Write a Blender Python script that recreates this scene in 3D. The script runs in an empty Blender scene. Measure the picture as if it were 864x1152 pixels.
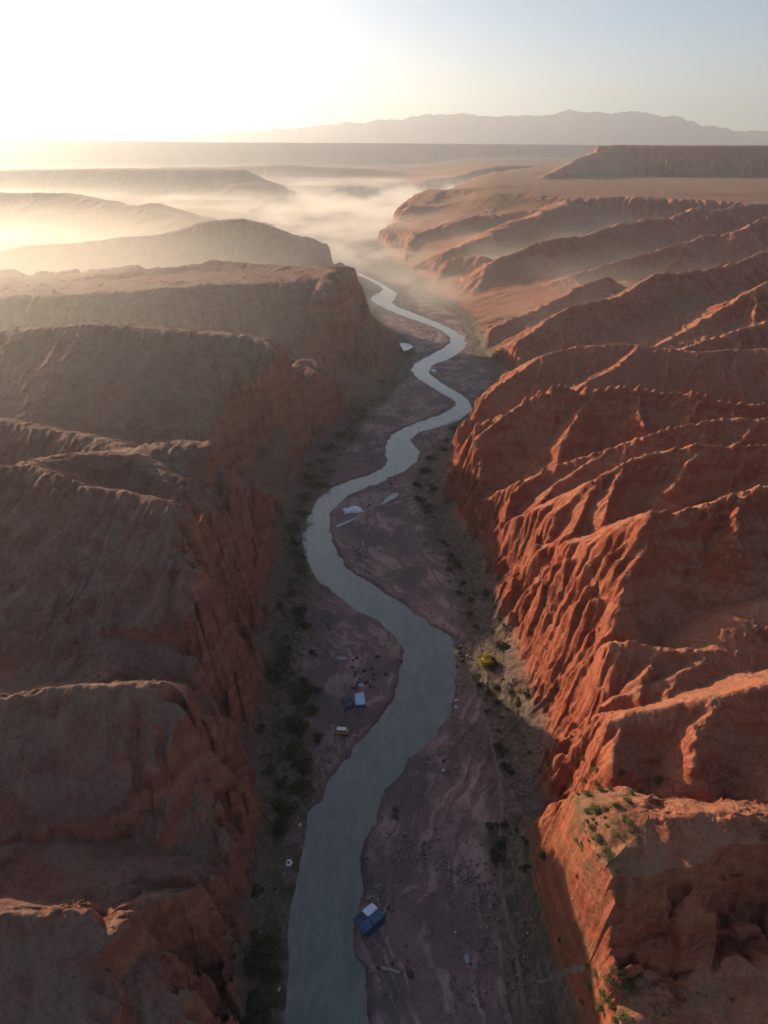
import bpy, math, random, time
import numpy as np
T0 = time.time()
F32 = np.float32
H = 150.0
PITCH = math.radians(27.5)
CP, SP = math.cos(PITCH), math.sin(PITCH)
FL = 798.0
SUN_AZ = math.radians(-46.0)
SUN_EL = math.radians(14.6)
random.seed(7)

scene = bpy.context.scene
COL = scene.collection


# ---------------------------------------------------------------- survey helpers
def at(px, py, Y):
    """world point seen in direction (px,py) of the photograph at forward distance Y"""
    v = (px - 432) / FL
    u = (576 - py) / FL
    s = Y / (CP + u * SP)
    return (v * s, Y, H + s * (-SP + u * CP))


def onz(px, py, z=0.0):
    v = (px - 432) / FL
    u = (576 - py) / FL
    s = (H - z) / (SP - u * CP)
    return (v * s, s * (CP + u * SP), z)


def pts_z0(lst):
    return np.array([onz(a, b)[:2] for a, b in lst], dtype=np.float64)


# ---------------------------------------------------------------- noise
def _h(ix, iy, seed):
    h = (ix.astype(np.int64) * 374761393 + iy.astype(np.int64) * 668265263 + seed * 1274126177) & 0xFFFFFFFF
    h = ((h ^ (h >> 13)) * 1274126177) & 0xFFFFFFFF
    return (h ^ (h >> 16)) & 0xFFFFFFFF


_ang = np.arange(256) * (2 * np.pi / 256)
_GX, _GY = np.cos(_ang).astype(F32), np.sin(_ang).astype(F32)


def perlin(x, y, seed=0):
    x = np.asarray(x, F32)
    y = np.asarray(y, F32)
    xi, yi = np.floor(x), np.floor(y)
    fx, fy = x - xi, y - yi
    xi = xi.astype(np.int64)
    yi = yi.astype(np.int64)
    u = fx * fx * fx * (fx * (fx * 6 - 15) + 10)
    v = fy * fy * fy * (fy * (fy * 6 - 15) + 10)

    def g(dx, dy):
        k = _h(xi + dx, yi + dy, seed) & 255
        return _GX[k] * (fx - dx) + _GY[k] * (fy - dy)
    a = g(0, 0)
    b = g(1, 0)
    c = g(0, 1)
    d = g(1, 1)
    return ((a + (b - a) * u) + ((c + (d - c) * u) - (a + (b - a) * u)) * v) * F32(1.5)


def fbm(x, y, oct=4, seed=0, gain=0.5, lac=2.03):
    r = 0
    a = 1.0
    for i in range(oct):
        r = r + a * perlin(x, y, seed + i * 17)
        x = x * lac + 3.1
        y = y * lac - 1.7
        a *= gain
    return r


def ridged(x, y, oct=4, seed=0, gain=0.5, lac=2.03):
    """0 in valleys of the noise .. 1 on sharp ridges"""
    r = 0
    a = 1.0
    n = 0
    for i in range(oct):
        r = r + a * (1 - np.abs(perlin(x, y, seed + i * 17)))
        n += a
        x = x * lac + 3.1
        y = y * lac - 1.7
        a *= gain
    return r / n


def blocks(x, y, seed=0):
    """piecewise constant random value per cell (-1..1), eased to 0 on the joints between cells"""
    xi, yi = np.floor(x), np.floor(y)
    f1 = np.full(x.shape, 9.0, F32)
    f2 = np.full(x.shape, 9.0, F32)
    val = np.zeros(x.shape, F32)
    for dx in (-1, 0, 1):
        for dy in (-1, 0, 1):
            cx, cy = (xi + dx).astype(np.int64), (yi + dy).astype(np.int64)
            h = _h(cx, cy, seed)
            px = cx + (h & 1023) / 1023.0
            py = cy + ((h >> 10) & 1023) / 1023.0
            d = ((x - px) ** 2 + (y - py) ** 2).astype(F32)
            u = d < f1
            f2 = np.where(u, f1, np.minimum(f2, d))
            val = np.where(u, ((h >> 20) & 1023) / 511.5 - 1, val)
            f1 = np.minimum(f1, d)
    return (val * sstep(0, .16, np.sqrt(f2) - np.sqrt(f1))).astype(F32)


def smax(a, b, k):
    h = np.clip(0.5 + 0.5 * (a - b) / k, 0, 1)
    return b + (a - b) * h + k * h * (1 - h)


def smin(a, b, k):
    return -smax(-a, -b, k)


def sstep(a, b, x):
    t = np.clip((x - a) / (b - a), 0, 1)
    return t * t * (3 - 2 * t)


def polydist(x, y, P, closed=True, want_t=False):
    """unsigned distance and inside flag to polygon / polyline P"""
    n = len(P)
    best = np.full(x.shape, 1e12, F32)
    inside = np.zeros(x.shape, bool)
    for i in range(n if closed else n - 1):
        ax, ay = P[i]
        bx, by = P[(i + 1) % n]
        ex, ey = bx - ax, by - ay
        L = ex * ex + ey * ey + 1e-9
        wx, wy = x - F32(ax), y - F32(ay)
        t = np.clip((wx * ex + wy * ey) / L, 0, 1)
        d = (wx - t * ex) ** 2 + (wy - t * ey) ** 2
        np.minimum(best, d, out=best)
        if closed and ay != by:
            c = ((y >= ay) != (y >= by)) & (x < (bx - ax) * (y - ay) / (by - ay) + ax)
            inside ^= c
    return np.sqrt(best), inside


def smooth_line(P, it=2):
    P = np.asarray(P, float)
    for _ in range(it):
        Q = [P[0]]
        for a, b in zip(P[:-1], P[1:]):
            Q.append(a * .75 + b * .25)
            Q.append(a * .25 + b * .75)
        Q.append(P[-1])
        P = np.array(Q)
    return P


# ---------------------------------------------------------------- survey data
BANK_L = [(330, 1400), (320, 1250), (317.5, 1152), (315, 1102), (317.5, 1032), (325, 972), (344, 920), (363, 898), (386, 861), (398, 843),
          (425.6, 812.6), (442, 789), (450, 764), (453.6, 738), (453, 727), (439.7, 711.8), (419, 694), (384, 673.6), (354.7, 649), (346, 632),
          (337, 604), (347.7, 576), (363, 553.8), (391, 541.7), (429, 529.5), (437, 519), (434, 507), (437, 490), (457, 480), (507, 462),
          (514, 454), (505, 446.7), (480, 432), (463, 419.6), (464, 411), (478, 403), (500, 391), (507, 385), (505, 378), (492.5, 369.6),
          (463, 359), (438, 349), (417.5, 339), (418.5, 333.5), (430, 328.5), (431, 323.8), (416, 315), (400, 308), (388, 301), (384, 296)]
BANK_R = [(460, 1400), (440, 1250), (420, 1152), (400, 1072), (397.5, 1032), (408, 967), (418, 925), (435, 886.7), (455.7, 863.5), (483.5, 831),
          (505.5, 803), (512.6, 778), (515, 750), (509, 722), (495, 706.6), (467.5, 691), (439.7, 670), (408.5, 652.8), (382, 632), (375.5, 611),
          (368.5, 593.8), (373.8, 571), (394.6, 554), (429, 543), (455, 530), (470, 516), (472, 508), (462, 498), (464, 489), (487, 482),
          (520, 471), (532, 460), (526, 449), (509, 438), (486, 424), (481, 416), (489, 409), (505, 404), (519.6, 394.6), (524.5, 384),
          (517.5, 375), (496.7, 365), (463, 351), (440, 342.5), (444, 335), (447, 330), (436, 323), (420, 314), (404, 308), (392, 301), (386, 296)]
TOE_L = [(200, 1500), (278, 1300), (290, 1152), (297, 1060), (312, 1010), (314, 950), (308, 880), (306, 800), (309, 740), (312, 690), (326, 640), (322, 600),
         (338, 560), (352, 525), (378, 498), (402, 468), (428, 440), (452, 414), (452, 392), (425, 368), (404, 338), (385, 315), (355, 300), (335, 285), (310, 270),
         (270, 255), (300, 238), (340, 224)]
TOE_R = [(760, 1500), (665, 1300), (640, 1152), (618, 1085), (600, 1010), (592, 960), (590, 900), (592, 850), (585, 800), (562, 765), (556, 720), (550, 680), (532, 640),
         (505, 600), (488, 560), (494, 520), (512, 498), (530, 478), (548, 455), (566, 438), (560, 415), (545, 398), (538, 375), (520, 352), (480, 332),
         (470, 315), (446, 300), (430, 285), (424, 270), (440, 255), (470, 238), (520, 222), (600, 206)]
bl = smooth_line(pts_z0(BANK_L), 1)
br = smooth_line(pts_z0(BANK_R), 1)
RIVER = np.vstack([bl, br[::-1]])
tl = smooth_line(pts_z0(TOE_L), 1)
tr = smooth_line(pts_z0(TOE_R), 1)
VALLEY = np.vstack([tl, tr[::-1]])

# spurs: (points (px,py,Y) , near slope, far slope, flat half width, gully amp, base slope curvature)
S = []


def spur(pts, near=0.75, far=0.75, w=0.0, gul=1.0, jag=0.3, rnd=1.5, cliff=0, zoff=0, keep=None, fall=2.6):
    if keep is not None:
        side, kp = keep
        kp = np.array([at(*q)[:2] for q in kp])
        X_ = -6000.0 if side == 'L' else 6000.0
        keep = np.vstack([kp, [[X_, kp[-1, 1] - 5], [X_, kp[0, 1] + 5]]])
    S.append(dict(keep=keep, fall=fall, p=np.array([at(*q) for q in pts]) + np.array([0, 0, zoff]), near=near, far=far, w=w, gul=gul, jag=jag, rnd=rnd, cliff=cliff))


# left side, near to far
spur([(-260, 1010, 74), (0, 1022, 72), (90, 1021, 73)], .6, 1.3, 0, .3, rnd=.6,
     keep=('L', [(90, 1000, 92), (97, 1019, 76), (100, 1024, 72.5), (131, 1056, 70), (124, 1100, 64.5), (120, 1152, 59.4), (118, 1300, 48)]), fall=3)
spur([(128, 1050, 70), (150, 1085, 69)], .9, .7, 1, .9)
spur([(-300, 965, 90), (0, 978, 87), (150, 984, 87), (225, 1022, 85)], .7, .8, 1, .5, rnd=4)
spur([(225, 1022, 85), (300, 985, 98), (316, 985, 99)], .6, .8, 1, .5, rnd=3)
spur([(-400, 800, 118), (-100, 790, 116), (0, 779, 115), (100, 774, 115), (170, 770, 116), (207, 798, 113)], 1.0, 1.1, 0, .18, rnd=2.0,
     keep=('L', [(190, 730, 150), (208, 780, 122), (210, 800, 112.5), (186, 860, 105), (130, 925, 98), (60, 955, 94.5), (-40, 965, 93)]), fall=3)
spur([(214, 810, 114), (250, 850, 113), (285, 880, 113)], .9, .9, 0, 1.0)
spur([(-300, 640, 165), (0, 668, 158), (120, 705, 148), (210, 735, 143), (300, 722, 142)], .5, .7, 0, .7, rnd=5,
     keep=('L', [(315, 690, 170), (304, 722, 142), (300, 760, 135), (290, 800, 127), (270, 830, 122)]), fall=3)
spur([(-400, 545, 195), (-100, 528, 196), (0, 524, 195), (30, 522, 196), (90, 545, 186), (150, 557, 182), (200, 567, 179), (218, 582, 175), (240, 600, 172)], .58, .8, 0, .7, rnd=3,
     keep=('L', [(245, 555, 200), (243, 598, 173), (246, 625, 165), (226, 680, 152), (215, 700, 147)]), fall=3)
spur([(240, 590, 176), (262, 640, 172), (285, 690, 166)], .8, .8, 0, 1.2)
spur([(30, 520, 205), (70, 512, 218), (110, 509, 222), (145, 510, 224), (190, 535, 215), (230, 590, 195)], .7, .8, 1, .4, rnd=4)
spur([(120, 512, 236), (170, 501, 236), (200, 497, 236), (232, 499, 235)], .6, .8, 2, .5, rnd=2,
     keep=('L', [(236, 480, 260), (236, 500, 235), (232, 530, 225), (225, 560, 215)]), fall=3)
spur([(240, 520, 232), (262, 545, 222), (300, 590, 205)], .8, .8, 0, 1.2)
spur([(290, 560, 235), (322, 535, 252), (345, 525, 262)], .8, .8, 0, 1.2)
spur([(-200, 460, 275), (0, 472, 262), (65, 484, 255), (150, 503, 242)], .6, .7, 1, .5, rnd=4)
spur([(-300, 372, 372), (-100, 368, 371), (0, 371, 370), (100, 364, 370), (190, 369, 370), (270, 377, 366), (310, 384, 362)], .42, .8, 3, .6, rnd=3,
     keep=('L', [(335, 365, 410), (310, 383, 364), (318, 402, 354), (300, 415, 340), (255, 440, 324), (240, 490, 296), (220, 510, 286)]), fall=3)
spur([(318, 410, 358), (335, 445, 346), (352, 470, 335)], .9, .9, 3, 1.2, fall=3)
spur([(345, 405, 400), (374, 424, 380), (396, 442, 372)], .9, .9, 4, 1.2)
spur([(-300, 340, 440), (-100, 336, 455), (0, 335, 465), (150, 328, 480), (230, 320, 497), (372, 316, 520)], .45, .05, 0, .4, rnd=3,
     keep=('L', [(395, 290, 640), (386, 304, 562), (384, 320, 520), (376, 345, 495), (352, 375, 466), (330, 400, 440)]), fall=2.4)
spur([(-100, 325, 515), (0, 321, 525), (70, 315, 540), (150, 304, 560), (205, 298, 578), (240, 293, 588), (300, 298, 575), (340, 301, 560), (378, 302, 543)], .2, .5, 3, .12, rnd=2,
     keep=('L', [(395, 290, 640), (386, 304, 562), (384, 320, 520), (376, 345, 495)]), fall=2.4)
spur([(384, 322, 535), (410, 352, 550), (436, 380, 560)], 1.1, 1.1, 6, 1.4)
spur([(-200, 285, 800), (0, 281, 800), (100, 271, 850), (190, 261, 870), (225, 250, 880), (265, 246, 890), (300, 259, 880), (340, 275, 860), (362, 300, 830)], .5, .3, 4, .9)
spur([(-200, 216, 1400), (0, 217, 1400), (70, 217, 1400), (150, 232, 1250), (172, 229, 1250), (205, 246, 1150), (280, 262, 1050)], .25, .3, 10, .8)
spur([(-300, 193, 2400), (0, 192, 2400), (125, 190, 2400), (250, 191, 2300), (280, 206, 2200), (325, 228, 2000)], .5, .4, 60, 1)
spur([(200, 188, 3200), (250, 188, 3200), (320, 186, 3200), (400, 190, 3200), (460, 196, 3100), (520, 206, 2700)], .35, .4, 60, 1)
spur([(-600, 156, 5400), (0, 157, 5400), (120, 158, 5400), (240, 160, 5400), (430, 161, 5400), (670, 163, 5400), (1100, 163, 5400)], .35, .02, 0, .35)
# right side, far to near
spur([(660, 165, 2420), (697, 163, 2400), (760, 164, 2350), (864, 164, 2350), (1000, 164, 2300), (1200, 164, 2300)],   .5, .01, 20, 5, rnd=4, cliff=1,
     keep=('R', [(664, 160, 4300), (668, 164, 2450), (674, 166, 2330), (720, 166, 2260), (900, 166, 2200), (1300, 168, 2150)]), fall=.55)
spur([(690, 167, 2380), (650, 178, 2250), (612, 199, 2050)], .5, .5, 0, 1.2)
spur([(462, 232, 1450), (490, 214, 1750), (560, 210, 1700)], .4, .3, 20, 1)
spur([(410, 268, 1250), (440, 254, 1350), (480, 232, 1450), (560, 222, 1550)], .4, .4, 10, 1)
spur([(430, 290, 1020), (470, 262, 1150), (520, 244, 1220), (597, 236, 1300)], .4, .4, 10, 1)
spur([(500, 285, 960), (560, 258, 1080), (610, 240, 1200), (640, 225, 1350)], .4, .4, 5, 1)
spur([(600, 226, 1420), (632, 224, 1370), (712, 221, 1360), (807, 225, 1340), (864, 230, 1300), (1000, 232, 1280), (1300, 232, 1280)], .5, .02, 10, 1.3,
     keep=('R', [(600, 210, 2300), (598, 226, 1430), (632, 226, 1370), (712, 223, 1340), (807, 227, 1320), (864, 232, 1290), (1300, 236, 1250)]), fall=.5)
spur([(1100, 225, 1100), (864, 228, 1080), (800, 235, 1050), (777, 232, 1050), (752, 245, 1030), (700, 250, 1000), (660, 264, 960), (600, 285, 900)], .6, .5, 0, 1.3)
spur([(1100, 225, 980), (864, 242, 900), (847, 250, 895), (812, 262, 880), (732, 279, 850), (657, 303, 820), (585, 332, 760)], .65, .6, 0, 1.5)
spur([(660, 264, 930), (600, 272, 880), (567, 287, 850), (547, 300, 820), (530, 322, 780)], .65, .6, 0, 1.3)
spur([(547, 290, 880), (522, 289, 895), (500, 292, 890), (485, 302, 875), (474, 320, 850)], .65, .6, 6, 1)
spur([(1100, 240, 760), (930, 262, 730), (864, 280, 700), (802, 301, 665), (742, 306, 640), (690, 333, 590), (647, 342, 560), (607, 368, 530), (560, 392, 500), (548, 410, 485)], .75, .7, 0, 1.5)
spur([(690, 310, 700), (640, 330, 660), (590, 350, 620), (545, 372, 580)], .7, .7, 0, 1.3)
spur([(1100, 280, 600), (920, 300, 570), (864, 314, 560), (812, 345, 540), (780, 366, 520), (740, 386, 495), (690, 410, 460)], .75, .7, 0, 1.3)
spur([(1100, 350, 500), (864, 360, 470), (800, 378, 450), (760, 395, 430)], .7, .7, 0, 1.3)
spur([(1100, 392, 400), (864, 392, 400), (782, 395, 400), (702, 386, 410), (652, 389, 410), (607, 400, 400), (572, 425, 385), (558, 445, 375), (549, 478, 376)], .6, .7, 0, 1.5)
spur([(720, 388, 408), (700, 410, 385), (660, 430, 365)], .7, .7, 0, 1)
spur([(1200, 440, 300), (864, 456, 292), (822, 452, 295), (777, 441, 300), (752, 442, 301), (712, 436, 304), (677, 437, 305), (652, 440, 306), (632, 432, 309), (607, 442, 307), (587, 455, 304), (567, 465, 302), (537, 478, 298), (517, 488, 296), (506, 543, 296)], .9, 1.0, 0, 1.2, jag=2.3, rnd=.6)
spur([(1100, 440, 280), (864, 470, 264), (800, 472, 264), (772, 477, 260), (712, 496, 256), (632, 522, 252), (580, 542, 250), (530, 553, 248), (520, 606, 249)], .85, .9, 0, .8, rnd=.5, jag=1.3)
spur([(1100, 470, 235), (864, 500, 228), (780, 500, 228), (717, 515, 225), (667, 541, 218), (650, 585, 206), (607, 628, 199), (565, 642, 198), (550, 680, 199)], 1.0, .85, 0, .8, rnd=.5, jag=1.2)
spur([(667, 541, 218), (630, 570, 215), (590, 600, 212), (556, 615, 210), (541, 650, 212)], .9, .8, 0, .8, rnd=.6)
spur([(1100, 510, 185), (864, 545, 176), (802, 565, 173), (757, 575, 172), (734, 575, 171), (727, 590, 170), (687, 617, 171), (647, 629, 173), (582, 640, 180), (565, 652, 184), (556, 705, 185)], 1.2, .8, 0, .6, rnd=.6, jag=1.0)
spur([(727, 590, 168), (690, 650, 160), (640, 690, 155), (592, 722, 150), (586, 790, 151)], .9, .8, 0, 1.0, rnd=.6)
spur([(1000, 660, 148), (864, 682, 146), (832, 695, 144), (820, 708, 142)], 1.2, 1.0, 2, .3, rnd=3)
spur([(1100, 735, 134), (864, 732, 136), (802, 732, 137), (752, 730, 138), (712, 722, 140), (672, 724, 141), (597, 733, 142), (572, 748, 143), (586, 810, 143)], .85, .9, 0, 1.3, rnd=.7, jag=1.0)
spur([(802, 732, 137), (760, 762, 130), (700, 785, 128), (645, 800, 128), (616, 850, 127)], .8, .8, 0, 1.6, rnd=.6)
spur([(1100, 750, 124), (864, 765, 121), (802, 784, 120), (752, 799, 119), (702, 807, 119), (652, 814, 119), (615, 822, 119), (602, 872, 119)], 1.6, .8, 0, .4, rnd=1.2)

# side ridges branching off the eastern crests, running down towards the river
rsub = random.Random(21)
for s in list(S):
    P = s['p']
    ym = P[:, 1].mean()
    if P[-1, 0] < 5 or ym > 1100 or s['w'] > 8:
        continue
    sc_ = max(.9, ym / 210)
    d = np.r_[0, np.cumsum(np.hypot(*np.diff(P[:, :2], axis=0).T))]
    t = rsub.uniform(6, 14) * sc_
    while t < d[-1] - 4:
        x0, y0, z0 = (np.interp(t, d, P[:, k]) for k in range(3))
        L = min(rsub.uniform(14, 44) * sc_, max(z0 - 8, 3) / .5)
        an = math.radians(rsub.uniform(200, 255))
        sl = rsub.uniform(.30, .55)
        mid = rsub.uniform(.35, .6)
        z0 -= .4
        pts = [[x0, y0, z0], [x0 + L * mid * math.cos(an), y0 + L * mid * math.sin(an), z0 - L * mid * sl * .85],
               [x0 + L * math.cos(an + .2), y0 + L * math.sin(an + .2), z0 - L * sl]]
        S.append(dict(keep=None, fall=2.6, p=np.array(pts), near=1.15, far=1.0, w=0, gul=.4, jag=.9, rnd=.4 * sc_, cliff=0))
        t += rsub.uniform(9, 24) * sc_

# low folds on the camera side of the western slopes
for s in list(S):
    P = s['p']
    ym = P[:, 1].mean()
    if P[0, 0] > -5 or P[-1, 0] > 5 or ym > 420 or ym < 92 or s['near'] < .4 or P[0, 0] > P[-1, 0] or abs(P[0, 0] - P[-1, 0]) < 40:
        continue
    sc_ = max(.8, ym / 210)
    d = np.r_[0, np.cumsum(np.hypot(*np.diff(P[:, :2], axis=0).T))]
    t = d[-1] - rsub.uniform(10, 25) * sc_
    while t > 10 and np.interp(t, d, P[:, 0]) > -.62 * ym - 30:
        x0, y0, z0 = (np.interp(t, d, P[:, k]) for k in range(3))
        L = min(rsub.uniform(16, 38) * sc_, (z0 - 10) / s['near'])
        an = math.radians(rsub.uniform(285, 325))
        sl = s['near'] * rsub.uniform(.62, .8)
        z0 -= .8
        S.append(dict(keep=s['keep'], fall=3, p=np.array([[x0, y0, z0], [x0 + L * .5 * math.cos(an), y0 + L * .5 * math.sin(an), z0 - L * .5 * sl * .85], [x0 + L * math.cos(an - .25), y0 + L * math.sin(an - .25), z0 - L * sl]]),
                      near=s['near'] * 1.05, far=.85, w=0, gul=.5, jag=.3, rnd=2.0, cliff=0))
        t -= rsub.uniform(16, 40) * sc_

MESA = [at(*q) for q in [(646, 876, 99), (700, 872, 100), (752, 884, 98.5), (864, 906, 97), (1000, 905, 97), (1000, 915, 93), (864, 922, 92), (792, 954, 84), (732, 968, 79.5), (700, 972, 79.2), (674, 981, 78.8), (653, 918, 91)]]
SHELF = [at(*q) for q in [(648, 1095, 69.5), (700, 1085, 70.5), (864, 1085, 70.5), (1100, 1080, 72), (1400, 1200, 57), (1300, 1350, 45), (635, 1350, 46), (642, 1180, 61)]]


def terrain(X, Y):
    X = X.astype(F32)
    Y = Y.astype(F32)
    R = np.maximum(Y, 60)
    sc = np.clip(R / 150, .8, 12)          # feature size grows with distance tiers
    # domain warp, metres
    wx = X + 1.4 * fbm(X / 24, Y / 24, 3, 11) + .35 * fbm(X / 4, Y / 4, 3, 12)
    wy = Y + 1.4 * fbm(X / 24, Y / 24, 3, 21) + .35 * fbm(X / 4, Y / 4, 3, 22)
    far = sstep(300, 900, Y)
    wx = wx + far * 10 * fbm(X / 90, Y / 90, 3, 13)
    wy = wy + far * 10 * fbm(X / 90, Y / 90, 3, 23)
    # valley signed distance
    vd, vin = polydist(wx, wy, VALLEY)
    vd = np.where(vin, -vd, vd)
    left = X < np.interp(Y, [0, 100, 150, 200, 300, 400, 500, 600, 900, 1500, 3000], [-10, -5, 0, 5, 0, 10, 30, 30, 0, 0, 100]).astype(F32)
    rd = np.full(X.shape, 80, F32)
    m = (vd < 45) & (Y < 2600)
    d_, in_ = polydist(X[m] + 1.3 * fbm(X[m] / 9, Y[m] / 9, 4, 31), Y[m] + 1.3 * fbm(X[m] / 9, Y[m] / 9, 4, 32), RIVER)
    rd[m] = np.where(in_, -d_, d_)
    # floor
    flow = fbm(X / 9 + .8 * fbm(X / 30, Y / 30, 2, 44), Y / 34, 3, 41)
    z = .55 + .25 * flow + .02 * np.clip(rd, 0, 60)
    z += .28 * (ridged(X / 6 + 1.5 * fbm(X / 25, Y / 25, 2, 45), Y / 30, 3, 46) - .75)
    z += .12 * fbm(X / 1.6, Y / 1.6, 3, 47)
    br1 = ridged((rd + 3.5 * fbm(X / 18, Y / 26, 3, 48)) / 4.5, Y / 60, 3, 49)
    br2 = sstep(.62, .9, br1)
    z += .34 * (br2 - .5) * sstep(1, 5, rd)
    z = z * sstep(-.3, 2.0, rd) + sstep(0.0, -6.0, rd) * -2.0 + sstep(.6, -.2, rd) * -.35 + .12
    floorz = z + np.clip(vd + 8, 0, 60) * .18 * (vd > -8)
    # country base outside the valley
    bl_ = 2 + .36 * np.clip(vd, 0, 24) + .14 * np.clip(vd - 26, 0, 130) + .01 * np.clip(vd, 0, 900)
    br_ = 2 + .12 * np.clip(vd, 0, 90) + .02 * np.clip(vd - 50, 0, 2000)
    base = np.where(left, bl_, br_)
    base = base + 2.2 * fbm(X / 30, Y / 30, 3, 51) - .08 * np.abs(X) * 0
    base = base + far * 6 * fbm(X / 160, Y / 160, 3, 52)
    # far lowlands: pull down left-centre basin beyond the mesas, plain on the right
    plainR = sstep(1250, 1500, Y) * sstep(-.02, .10, X / np.maximum(Y, 1) - .05)
    basin = sstep(900, 1300, Y) * (1 - plainR)
    base = base * (1 - basin) + basin * (22 + 8 * fbm(X / 400, Y / 400, 3, 53))
    base = base * (1 - plainR) + plainR * (64 + 3 * fbm(X / 300, Y / 300, 3, 54))
    base = base + sstep(5000, 5600, Y) * 0
    # spurs
    top = np.full(X.shape, -50, F32)
    KD = np.zeros(X.shape, F32)
    for si, s in enumerate(S):
        P = s['p']
        zmx = P[:, 2].max()
        reach = s['w'] + (zmx + 10) / min(s['near'], max(s['far'], .25)) + 20
        reach = min(reach, 900 if P[:, 1].min() < 4000 else 4000)
        m = (X > P[:, 0].min() - reach) & (X < P[:, 0].max() + reach) & (Y > P[:, 1].min() - reach) & (Y < P[:, 1].max() + (reach if s['far'] > .1 else 7000 if P[0, 1] > 2000 else 300))
        if not m.any():
            continue
        x, y = wx[m], wy[m]
        bestf = np.full(x.shape, -1e9, F32)
        bt = np.zeros(x.shape, F32)
        bd = np.zeros(x.shape, F32)
        bs = np.zeros(x.shape, F32)
        L0 = 0.0
        n = len(P)
        big = 1 + 5 * float(sstep(500., 3000., np.float64(P[:, 1].mean())))
        for i in range(n - 1):
            a, b = P[i], P[i + 1]
            ex, ey = b[0] - a[0], b[1] - a[1]
            L = math.hypot(ex, ey)
            tt = ((x - a[0]) * ex + (y - a[1]) * ey) / (L * L)
            t = np.clip(tt, 0, 1)
            dx, dy = x - (a[0] + t * ex), y - (a[1] + t * ey)
            d = np.sqrt(dx * dx + dy * dy)
            # near side = towards the camera (smaller y)
            k = np.clip(-dy / (d + 1e-3), -1, 1) * .5 + .5
            slope = s['far'] + (s['near'] - s['far']) * sstep(.25, .75, k)
            r = s['rnd'] * big
            dd = np.maximum(d - s['w'], 0)
            f = np.sqrt(dd * dd + r * r) - r
            zz = a[2] + t * (b[2] - a[2]) - slope * f
            u = zz > bestf
            bestf = np.where(u, zz, bestf)
            bd = np.where(u, dd, bd)
            bs = np.where(u, slope, bs)
            ext = np.where((tt < 0) | (tt > 1), np.abs(tt - t) * L * .8, 0)
            bt = np.where(u, L0 + t * L + np.sign(tt - .5) * ext, bt)
            L0 += L
        gl = (5.5 + .9 * bd ** .5) * big
        g = 1 - ridged((bt + .15 * bd * perlin(bt / 30, bd / 30, 60 + si)) / (9 * big) + si * 7.3, bd / (45 * big) + si, 3, 61)
        g2 = 1 - ridged(bt / (2.8 * big) + si * 3.3, bd / (22 * big) + si, 2, 71)
        bs = np.clip(bs / .5, .05, 1.2)
        amp = np.minimum(bd * .22, 4.0 * big) * s['gul'] * bs * (.48 if P[-1, 0] > 15 and P[:, 1].mean() < 420 else 1.0)
        h = bestf - amp * (g * 2.0 - .35) - np.minimum(bd * .10, .7 * big) * s['gul'] * g2 * bs
        if s['keep'] is not None:
            kd, ki = polydist(x, y, s['keep'])
            kd = np.where(ki, 0, kd)
            kd = np.where(kd > 0, np.maximum(kd + 1.6 * blocks(x / (6 * big), y / (6 * big), 153), 0), 0)
            kg = 1 - ridged(x / (7 * big), y / (7 * big), 3, 141)
            h = h - s['fall'] * kd * (1.1 - .9 * kg) - np.minimum(kd, 3 * big) * kg * 1.2
        if s['jag'] > .01:
            h = h + s['jag'] * big ** .6 * np.exp(-bd / (3.5 * big)) * (fbm(bt / (3.2 * big), bd / (3 * big), 3, 81 + si))
        if s['cliff']:
            h = h - 24 * sstep(3, 22, bd) - 24 * sstep(1, 14, kd)
        if s['keep'] is not None:
            KD[m] = np.where(h > top[m] - .5, kd, KD[m])
        elif True:
            KD[m] = np.where(h > top[m] + .5, 0, KD[m])
        top[m] = smax(top[m], h.astype(F32), 1.2 * big)
    land = smax(base, top, 2.5 * np.clip(sc, 1, 4))
    # valley walls: talus then cliff, broken into buttresses
    bn = fbm(X / 22, Y / 22, 4, 101)
    vdn = vd + 4.5 * bn + 2.0 * (ridged(X / 7, Y / 7, 3, 102) - .7)
    vdn = vdn + far * 25 * fbm(X / 120, Y / 120, 3, 103)
    capL = 1 + .6 * np.clip(vdn, 0, 6) + 3.2 * np.clip(vdn - 6, 0, 200)
    capR = 1 + .42 * np.clip(vdn, 0, 8) + 1.35 * np.clip(vdn - 8, 0, 200)
    bk = 2.6 * blocks(X / 10 + .4 * bn, Y / 8, 151) + 1.2 * blocks(X / 4.2, Y / 3.6, 152)
    vdn = np.where(left, vdn + bk * (1 - far), vdn + .5 * bk * (1 - far))
    capL = 1 + .6 * np.clip(vdn, 0, 5) + 3.2 * np.clip(vdn - 5, 0, 200)
    capR = 2 + .8 * np.clip(vdn, 0, 5) + 2.6 * np.clip(vdn - 5, 0, 200)
    yg = Y + .35 * X
    gc = 1 - ridged((yg + 2.5 * fbm(X / 14, Y / 14, 2, 131)) / 13, vd / 55, 3, 132)
    gb = 1 - ridged((yg + 5 * fbm(X / 30, Y / 30, 2, 133)) / 38, vd / 120, 2, 134)
    cg = np.minimum(np.maximum(vdn, 0) * .35, 6) * (gc * 1.7 + gb * 1.5 - .55) * (1 - .4 * far)
    capL = capL - cg
    capR = capR - cg * .5
    cap = np.where(left, capL, capR)
    cap = np.where(vdn < 0, 1.0, cap)
    cap = cap + .6 * vdn * far * 0
    hill = smin(land, cap, 2.0)
    CLF = np.maximum(sstep(.3, 2.5, land - hill) * sstep(4, 9, hill), sstep(.2, 1.5, KD) * (1 - sstep(14, 26, KD)))
    KEEPF = np.ones(X.shape, F32)
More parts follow.
